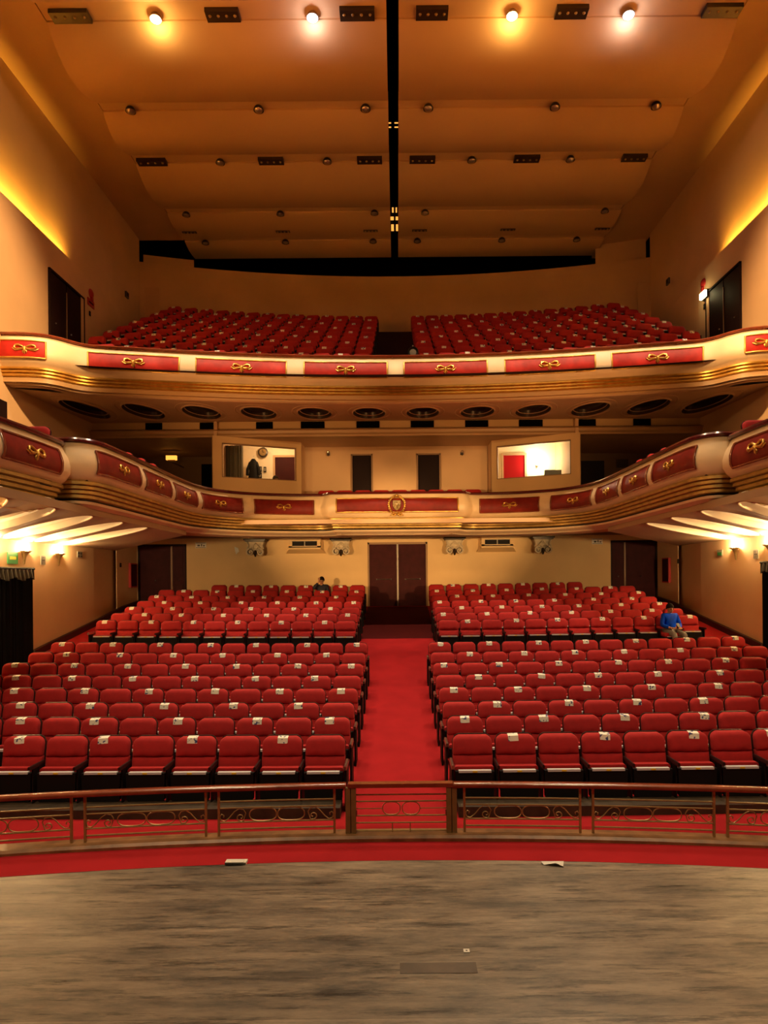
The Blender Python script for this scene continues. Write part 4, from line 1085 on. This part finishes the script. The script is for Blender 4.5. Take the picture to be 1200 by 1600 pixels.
# gallery spotlight at the head of the gallery aisle
p = P(645, 546, 17.6)
o = thing('spotlight', 'small black spotlight on a stand behind the upper balcony rail, beside the aisle', 'spotlight', (p.x, p.y, 8.2))
m_ = MB(); m_.lathe([(.001, -.12), (.10, -.12), (.13, -.05), (.13, .08), (.15, .12), (.14, .13), (.12, .09), (.001, .09)], 16, Matrix.Translation((0, 0, .78)) @ Matrix.Rotation(PI / 2, 4, 'X')); m_.build('housing', 'black', o, smooth=True)
m_ = MB(); m_.lathe([(.001, .1), (.09, .095)], 16, Matrix.Translation((0, 0, .78)) @ Matrix.Rotation(PI / 2, 4, 'X')); m_.build('lens', 'lens', o)
m_ = MB(); m_.tube([(-.17, 0, .78), (-.17, 0, .6), (0, 0, .55), (.17, 0, .6), (.17, 0, .78)], .012, 6); m_.tube([(0, 0, 0), (0, 0, .55)], .02); m_.build('stand', 'black', o)
m_ = MB(); m_.tube([(0, 0, .9), (0, 0, .97)], .012); m_.ball((0, 0, .985), .02); m_.build('knob', 'steel', o)

# ================================================================ CEILING LIGHTS
def downlight(px, py, d, lit, label, tilt=0):
    dx, dy = px - CX, CY - py
    X = dx * math.cos(ROLL) + dy * math.sin(ROLL)
    o = thing('ceiling_downlight', label, 'ceiling light', (X * d / F, d, CE - .01), group='downlights in the ceiling troughs')
    m_ = MB(); m_.lathe([(.06, .0), (.10, -.03), (.135, -.09), (.14, -.13), (.125, -.13), (.11, -.09), (.001, -.07)], 18); m_.build('housing', 'fixture' if not lit else 'steel', o, smooth=True)
    m_ = MB(); m_.lathe([(.12, -.115), (.10, -.15), (.05, -.175), (.001, -.18)], 18)
    m_.build('lens', {0: 'lens', 1: 'bulb_on', 2: 'bulb_cool'}[lit], o, smooth=True)
    if lit: m2 = point((X * d / F, d + .02, CE - .30), 30 if lit == 1 else 16, (1, .62, .2) if lit == 1 else (.9, .8, 1), .1)
    return o
LR = [(14.95, [(243, 18, 1), (488, 14, 2), (800, 10, 1), (982, 6, 2)]),
      (17.87, [(204, 165, 0), (404, 166, 0), (571, 164, 0), (669, 160, 0), (867, 155, 0), (1025, 155, 0)]),
      (20.12, [(344, 244, 0), (511, 243, 0), (737, 241, 0), (891, 238, 0)]),
      (22.98, [(291, 330, 0), (438, 328, 0), (585, 327, 0), (664, 327, 0), (945, 322, 0)]),
      (24.9, [(321, 373, 0), (446, 373, 0), (583, 371, 0), (652, 369, 0), (784, 369, 0), (901, 370, 0)])]
for ri, (d, ls) in enumerate(LR):
    for k, (px, py, lit) in enumerate(ls):
        if lit: t_ = '%s downlight glaring in the nearest ceiling gap, %s from the left' % ('warm white' if lit == 1 else 'cool white', ORD[k + 1])
        else: t_ = 'small unlit downlight in the %s ceiling gap, %s from the left' % (ORD[ri + 1], ORD[k + 1])
        downlight(px, py, d, lit, t_)
def fixture(px0, px1, d, label, dy_=.2, n=4, zz=CE - .01):
    x0, x1 = P(px0, 0, d).x, P(px1, 0, d).x
    roll_fix = (CY - (CY - (zz - EYE) * F / d)) * math.sin(ROLL) * 0
    X = lambda px: ((px - CX) * math.cos(ROLL) + ((zz - EYE) * F / d) * math.sin(ROLL)) * d / F
    x0, x1 = X(px0), X(px1)
    o = thing('ceiling_fixture', label, 'ceiling fixture', ((x0 + x1) / 2, d, zz), group='dark rectangular fixtures in the ceiling gaps')
    w2 = (x1 - x0) / 2
    m_ = MB(); m_.box(-w2, w2, -dy_, dy_, -.10, 0); m_.build('housing', 'fixture', o)
    m_ = MB()
    for k in range(n): m_.ball((lerp(-w2 * .75, w2 * .75, k / (n - 1)), -dy_ * .2, -.10), .035)
    m_.build('bulbs', 'brass', o, smooth=True)
for k, (a, b) in enumerate(((80, 140), (322, 374), (531, 585), (650, 700), (868, 918), (1100, 1157))):
    fixture(a, b, 14.93, 'long dark slotted fixture in the nearest ceiling gap, %s from the left' % ORD[k + 1], .15)
for k, (a, b) in enumerate(((215, 260), (404, 443), (558, 597), (640, 680), (803, 843), (972, 1010))):
    fixture(a, b, 20.15, 'dark slotted fixture in the third ceiling gap, %s from the left' % ORD[k + 1], .13)
for k, (a, b) in enumerate(((285, 307), (431, 453), (568, 590), (644, 667), (782, 805), (930, 952))):
    fixture(a, b, 24.0, 'thin black slot fixture on the fourth ceiling panel, %s from the left' % ORD[k + 1], .06, 4, CE - .10)

# ================================================================ BRASS RAIL AT THE STAGE
def rl(x, z, off=0): return (x, rail_y(x) + off, z)
def make_rail(s):
    nm = 'right' if s > 0 else 'left'
    o = thing('railing', 'brass scrollwork railing with wooden handrail, %s of the aisle gate' % nm, 'railing')
    m_ = MB(); xs = [.60 + .25 * i for i in range(34)]
    rows = []
    for x in xs:
        x *= s; rows.append([(x, rail_y(x) + a, b) for a, b in ((-.045, .565), (-.055, .59), (-.04, .615), (.04, .615), (.055, .59), (.045, .565))])
    m_.grid(rows, True); m_.add(rows[0], [tuple(range(6))]); m_.build('handrail', 'wood_rail', o, smooth=True, sharp=60)
    for k in range(5):
        a = .73 + 1.42 * k; b = a + 1.28
        for x in (a, b):
            m_ = MB(); m_.box(s * x - .012, s * x + .012, rail_y(x) - .012, rail_y(x) + .012, .055, .565); m_.build('post', 'brass', o)
        n = 12; X = [lerp(a, b, i / n) for i in range(n + 1)]
        for z in (.44, .365, .205, .13):
            m_ = MB(); m_.tube([rl(s * x, z) for x in X], .009, 6); m_.build('bar', 'brass', o, smooth=True)
        m_ = MB(); zc, hz = .285, .072
        def oval(c, w_):
            pts = []
            for i in range(28):
                t = 2 * PI * i / 28; u = math.copysign(abs(math.cos(t)) ** .6, math.cos(t)); v = math.copysign(abs(math.sin(t)) ** .9, math.sin(t))
                pts.append(rl(s * (c + u * w_), zc + v * hz))
            m_.tube(pts, .0065, 5, closed=True)
        mid = (a + b) / 2
        oval(mid - .155, .15); oval(mid + .155, .15)
        for e in (-1, 1):
            # S scroll from the ovals to the post
            c1 = mid + e * .40; pts = []
            for i in range(20):
                t = i / 19; ang = -PI * .5 + t * 2.2 * PI; r = .012 + .04 * (t); pts.append((c1 - e * 0.0 + e * -r * math.cos(ang) * 1.0, zc - .025 + r * math.sin(ang) * .9))
            last = pts[-1]
            pts += [(mid + e * .345, zc + .02), (mid + e * .37, zc + .06), (mid + e * .42, zc + .072), (mid + e * .47, zc + .04), (mid + e * .53, zc - .03), (mid + e * .575, zc - .065), (mid + e * .615, zc - .055), (mid + e * .63, zc - .015), (mid + e * .61, zc + .015), (mid + e * .585, zc + .0), (mid + e * .59, zc - .02)]
            m_.tube([rl(s * x, z) for x, z in pts], .0065, 5)
        m_.build('scrollwork', 'brass', o, smooth=True, sharp=70)
for s in (-1, 1): make_rail(s)
g = thing('gate', 'low brass gate with two ovals closing the central aisle', 'gate', (0.02, 7.34, 0))
m_ = MB(); m_.cbox(-.60, .60, -.05, .05, .57, .615, .012); m_.build('handrail', 'wood_rail', g, smooth=True)
for z in (.48, .405, .245, .165):
    m_ = MB(); m_.tube([(-.51, 0, z), (.51, 0, z)], .008, 6); m_.build('bar', 'brass', g)
for x in (-.11, .11):
    m_ = MB(); pts = []
    for i in range(28):
        t = 2 * PI * i / 28; pts.append((x + .10 * math.copysign(abs(math.cos(t)) ** .7, math.cos(t)), 0, .325 + .072 * math.sin(t)))
    m_.tube(pts, .006, 5, closed=True); m_.build('oval', 'brass', g)
for x in (-.10, .10):
    m_ = MB(); m_.tube([(x, 0, .06), (x, 0, .165)], .006, 6); m_.build('upright', 'brass', g)
m_ = MB(); m_.tube([(-.51, 0, .325), (-.21, 0, .325)], .005, 6); m_.tube([(.21, 0, .325), (.51, 0, .325)], .005, 6); m_.tube([(-.51, 0, .075), (.51, 0, .075)], .008, 6); m_.build('thin_bar', 'brass', g)
for s in (-1, 1):
    o = thing('gate_post', 'olive-brown wooden post on the %s of the aisle gate' % ('right' if s > 0 else 'left'), 'post', (s * .565 + .02, 7.33, .055))
    m_ = MB(); m_.box(-.058, -.004, -.035, .035, 0, .51); m_.box(.004, .058, -.035, .035, 0, .51); m_.build('board', 'olive', o)
    m_ = MB(); m_.box(-.004, .004, -.02, .03, 0, .51); m_.build('core', 'black', o)
    m_ = MB(); m_.tube([(-s * .065, -.02, .20), (-s * .065, -.02, .26)], .01, 6); m_.build('hinge', 'steel', o)

# ---------------------------------------------------------------- things on the stage
def on_stage(px, py):
    y = (EYE - STZ) * F / ((py - CY) * math.cos(ROLL) + (px - CX) * math.sin(ROLL)); return ((px - CX) * math.cos(ROLL) - (py - CY) * math.sin(ROLL)) * y / F, y
x, y = on_stage(369, 1349)
m_ = MB(); m_.box(x - .065, x + .065, y - .02, y + .03, STZ, STZ + .014); m_.box(x - .06, x + .05, y - .028, y + .01, STZ + .014, STZ + .018); tag(m_.build('paper_label', 'paper'), 'creased white paper strip at the stage edge, left of centre', 'paper')
x, y = on_stage(865, 1352)
m_ = MB(); m_.add([(x - .07, y + .03, STZ + .012), (x + .07, y + .035, STZ + .01), (x + .06, y - .0, STZ + .004), (x + .05, y - .03, STZ + .006), (x + .01, y - .015, STZ + .02), (x - .06, y - .0, STZ + .004)], [(0, 1, 2, 5), (2, 3, 4), (2, 4, 5)]); m_.add([(x - .07, y + .03, STZ), (x + .07, y + .035, STZ), (x + .06, y, STZ), (x - .06, y, STZ)], [(0, 3, 2, 1)])
tag(m_.build('paper_label', 'paper'), 'torn yellowed tape and paper at the stage edge, right of centre', 'paper')
x, y = on_stage(729, 1486)
o = thing('floor_marker', 'tiny square white marker with a dark dot on the stage boards', 'marker', (x, y, STZ))
m_ = MB(); m_.box(-.014, .014, -.014, .014, 0, .003); m_.build('card', 'paper', o)
m_ = MB(); m_.lathe([(.001, .004), (.005, .003)], 10); m_.build('dot', 'black', o)
x0, y0 = on_stage(625, 1512); x1, _ = on_stage(745, 1512)
m_ = MB(); m_.box(x0, x1, y0 - .045, y0 + .035, STZ, STZ + .0015); tag(m_.build('floor_patch', mat('dark_board_patch', (.09, .065, .045), .5, noise=(9, .4))), 'dark rectangular patch on the stage boards near the small white marker', 'patch')

# ================================================================ PEOPLE
def skin(name, V, E, R, material, parent, levels=2, root=0):
    me = bpy.data.meshes.new(name); me.from_pydata(V, E, []); me.materials.append(M[material])
    o = bpy.data.objects.new(name, me); COL.objects.link(o); o.parent = parent
    sk = o.modifiers.new('skin', 'SKIN'); sk.use_smooth_shade = True
    for i, r in enumerate(R):
        rr = r if isinstance(r, tuple) else (r, r)
        me.skin_vertices[0].data[i].radius = rr
        me.skin_vertices[0].data[i].use_root = (i == root)
    ss = o.modifiers.new('sub', 'SUBSURF'); ss.levels = levels; ss.render_levels = levels
    return o
def hand(V, E, R, wi, dirv, side, palm=Vector((0, 0, -1))):
    """palm, four bent fingers and a thumb leaving the side of the palm"""
    w0 = Vector(V[wi]); d = Vector(dirv).normalized(); sd = d.cross(palm).normalized() * side
    V.append(tuple(w0 + d * .045)); R.append((.020, .032)); E.append((wi, len(V) - 1)); pc = len(V) - 1
    for k, ln in enumerate((.068, .078, .072, .056)):
        off = sd * (.028 - .019 * k)
        V.append(tuple(w0 + d * .088 + off)); R.append(.0095); E.append((pc, len(V) - 1))
        V.append(tuple(w0 + d * (.088 + ln * .55) + off + palm * .018)); R.append(.0085); E.append((len(V) - 2, len(V) - 1))
        V.append(tuple(w0 + d * (.088 + ln * .75) + off + palm * .042)); R.append(.0075); E.append((len(V) - 2, len(V) - 1))
    V.append(tuple(w0 + d * .045 + sd * .045 + palm * .012)); R.append(.011); E.append((pc, len(V) - 1))
    V.append(tuple(w0 + d * .085 + sd * .055 + palm * .028)); R.append(.0095); E.append((len(V) - 2, len(V) - 1))
def person(loc, rz, label, pose, jacket, trousers, sc=1.0, head_turn=0):
    root = thing('person', label, 'person', loc, rz); root.scale = (sc, sc, sc)
    j = pose
    V = [j['pelvis'], j['spine'], j['chest'], j['neck'], j['neck2'], j['jaw'], j['head'], j['crown']]
    E = [(i, i + 1) for i in range(7)]
    R = [(.14, .11), (.13, .10), (.15, .10), (.055, .055), (.052, .055), (.066, .080), (.086, .102), (.062, .076)]
    for s, k in ((-1, 'r'), (1, 'l')):
        b = len(V)
        V += [j['sh' + k], j['el' + k], j['wr' + k]]; R += [.055, .042, .027]; E += [(2, b), (b, b + 1), (b + 1, b + 2)]
        hand(V, E, R, b + 2, j['hd' + k], s, Vector(j['pl' + k]))
        b = len(V)
        V += [j['hp' + k], j['kn' + k], j['an' + k], j['to' + k]]; R += [.085, .058, .040, (.035, .03)]; E += [(0, b), (b, b + 1), (b + 1, b + 2), (b + 2, b + 3)]
    body = skin('body', V, E, R, 'skin', root)
    # clothing follows the same joints, slightly fuller
    V = [j['pelvis'], j['spine'], j['chest'], tuple(Vector(j['neck']) - Vector((0, 0, .005)))]; E = [(0, 1), (1, 2), (2, 3)]; R = [(.16, .125), (.155, .125), (.165, .125), (.07, .07)]
    for k in 'rl':
        b = len(V); mid = tuple(Vector(j['el' + k]).lerp(Vector(j['wr' + k]), .85))
        V += [j['sh' + k], j['el' + k], mid]; R += [.078, .062, .045]; E += [(2, b), (b, b + 1), (b + 1, b + 2)]
    skin('jacket', V, E, R, jacket, root, root=0)
    V = [j['pelvis']]; E = []; R = [(.155, .12)]
    for k in 'rl':
        b = len(V); V += [j['hp' + k], j['kn' + k], tuple(Vector(j['kn' + k]).lerp(Vector(j['an' + k]), .92))]; R += [.10, .075, .058]; E += [(0, b), (b, b + 1), (b + 1, b + 2)]
    skin('trousers', V, E, R, trousers, root)
    for k in 'rl':
        a = Vector(j['an' + k]); t = Vector(j['to' + k]); m_ = MB()
        m_.tube([a + Vector((0, .05, -.055)), a + Vector((0, 0, -.045)), a.lerp(t, .6) + Vector((0, 0, -.03)), t + Vector((0, -.03, -.02))], [.035, .045, .045, .03], 10); m_.build('shoe', 'black', root, smooth=True)
    h = Vector(j['head'])
    m_ = MB(); prof = [(max(.001, .098 * math.sin(PI * .56 * i / 8)), .115 * math.cos(PI * .56 * i / 8)) for i in range(9)]
    m_.lathe(prof, 18, Matrix.Translation(h + Vector((0, .022, .026))) @ Matrix.Scale(1.08, 4) @ Matrix.Rotation(math.radians(-14), 4, 'X') @ Matrix.Diagonal((.93, 1.08, 1.03, 1))); m_.build('hair', 'hair', root, smooth=True)
    m_ = MB()
    for s in (-1, 1): m_.ball(h + Vector((s * .034, -.094, -.005)), .013, 8)
    m_.build('eyes', 'hair', root)
    m_ = MB(); m_.tube([h + Vector((0, -.094, .0)), h + Vector((0, -.112, -.038)), h + Vector((0, -.094, -.05))], [.008, .015, .01], 8)
    for s in (-1, 1): m_.ball(h + Vector((s * .082, .0, -.012)), .026, 8, (.35, .7, 1.1))
    m_.build('nose_and_ears', 'skin', root, smooth=True)
    m_ = MB(); m_.tube([h + Vector((-.026, -.082, -.072)), h + Vector((0, -.092, -.075)), h + Vector((.026, -.082, -.072))], [.004, .007, .004], 6); m_.build('mouth', 'red_paint', root)
    return root
def pose_sit(slouch=0.0):
    z = -slouch
    p = dict(pelvis=(0, -.12, .60), spine=(0, -.09, .78), chest=(0, -.06, .95), neck=(0, -.06, 1.075), neck2=(0, -.07, 1.11), jaw=(0, -.10, 1.13), head=(0, -.095, 1.19), crown=(0, -.085, 1.255))
    for s, k in ((-1, 'r'), (1, 'l')):
        p['sh' + k] = (s * .175, -.06, 1.01); p['el' + k] = (s * .25, -.12, .76); p['wr' + k] = (s * .13, -.34, .70)
        p['hd' + k] = (-s * .45, -.8, .0); p['pl' + k] = (0, .0, -1)
        p['hp' + k] = (s * .10, -.16, .565); p['kn' + k] = (s * .14, -.56, .545); p['an' + k] = (s * .13, -.56, .115); p['to' + k] = (s * .14, -.70, .06)
    if slouch:
        for q in ('pelvis', 'spine', 'chest', 'neck', 'neck2', 'jaw', 'head', 'crown', 'shr', 'shl', 'elr', 'ell', 'wrr', 'wrl', 'hpr', 'hpl'):
            x, y, zz_ = p[q]; p[q] = (x, y - .02, zz_ - slouch)
    return p
sx = 1.04 + .56 * 10.5 - .03
ps = pose_sit(); 
per = person((sx, 16.62, TOPZ[8] - .895 + .02), .12, 'person in a bright blue jacket and grey trousers sitting with a phone, right stalls', ps, 'blue', 'greycloth', .95)
m_ = MB(); m_.cbox(-.035, .035, -.005, .005, -.07, .07, .01, Matrix.Translation((.0, -.46, .72)) @ Matrix.Rotation(math.radians(-50), 4, 'X')); 
o = m_.build('phone', 'monitor'); o.matrix_world = Matrix.Translation((sx, 16.62, TOPZ[8] - .895 + .04)) @ Matrix.Rotation(.12, 4, 'Z'); tag(o, 'phone held by the person in the blue jacket', 'phone')
ps = pose_sit(.14)
ps['wrr'] = (-.08, -.20, 1.02); ps['elr'] = (-.24, -.24, .80); ps['hdr'] = (.05, .1, 1.0); ps['plr'] = (0, 1, 0)
xs_ = -(1.04 + .585 * 2.5) - .03
person((xs_, 21.95, TOPZ[14] - .895), -.05, 'person in dark clothes slumped in the back row, hand raised to the face', ps, 'navy', 'navy')
p = P(429, 742, 21.35)
person((p.x, 21.35, 4.98), .6, 'person in a grey shirt seated inside the left control booth by the door', pose_sit(), 'greycloth', 'navy')
o = thing('stool', 'dark stool under the person in the left control booth', 'stool', (p.x + .05, 21.28, 5.0))
m_ = MB(); m_.lathe([(.001, .47), (.16, .47), (.17, .44), (.16, .42), (.001, .42)], 16); m_.build('seat', 'black', o, smooth=True)
for k in range(4):
    a = PI / 4 + k * PI / 2; m_ = MB(); m_.tube([(.10 * math.cos(a), .10 * math.sin(a), .42), (.17 * math.cos(a), .17 * math.sin(a), 0)], .012, 6); m_.build('leg', 'steel', o)
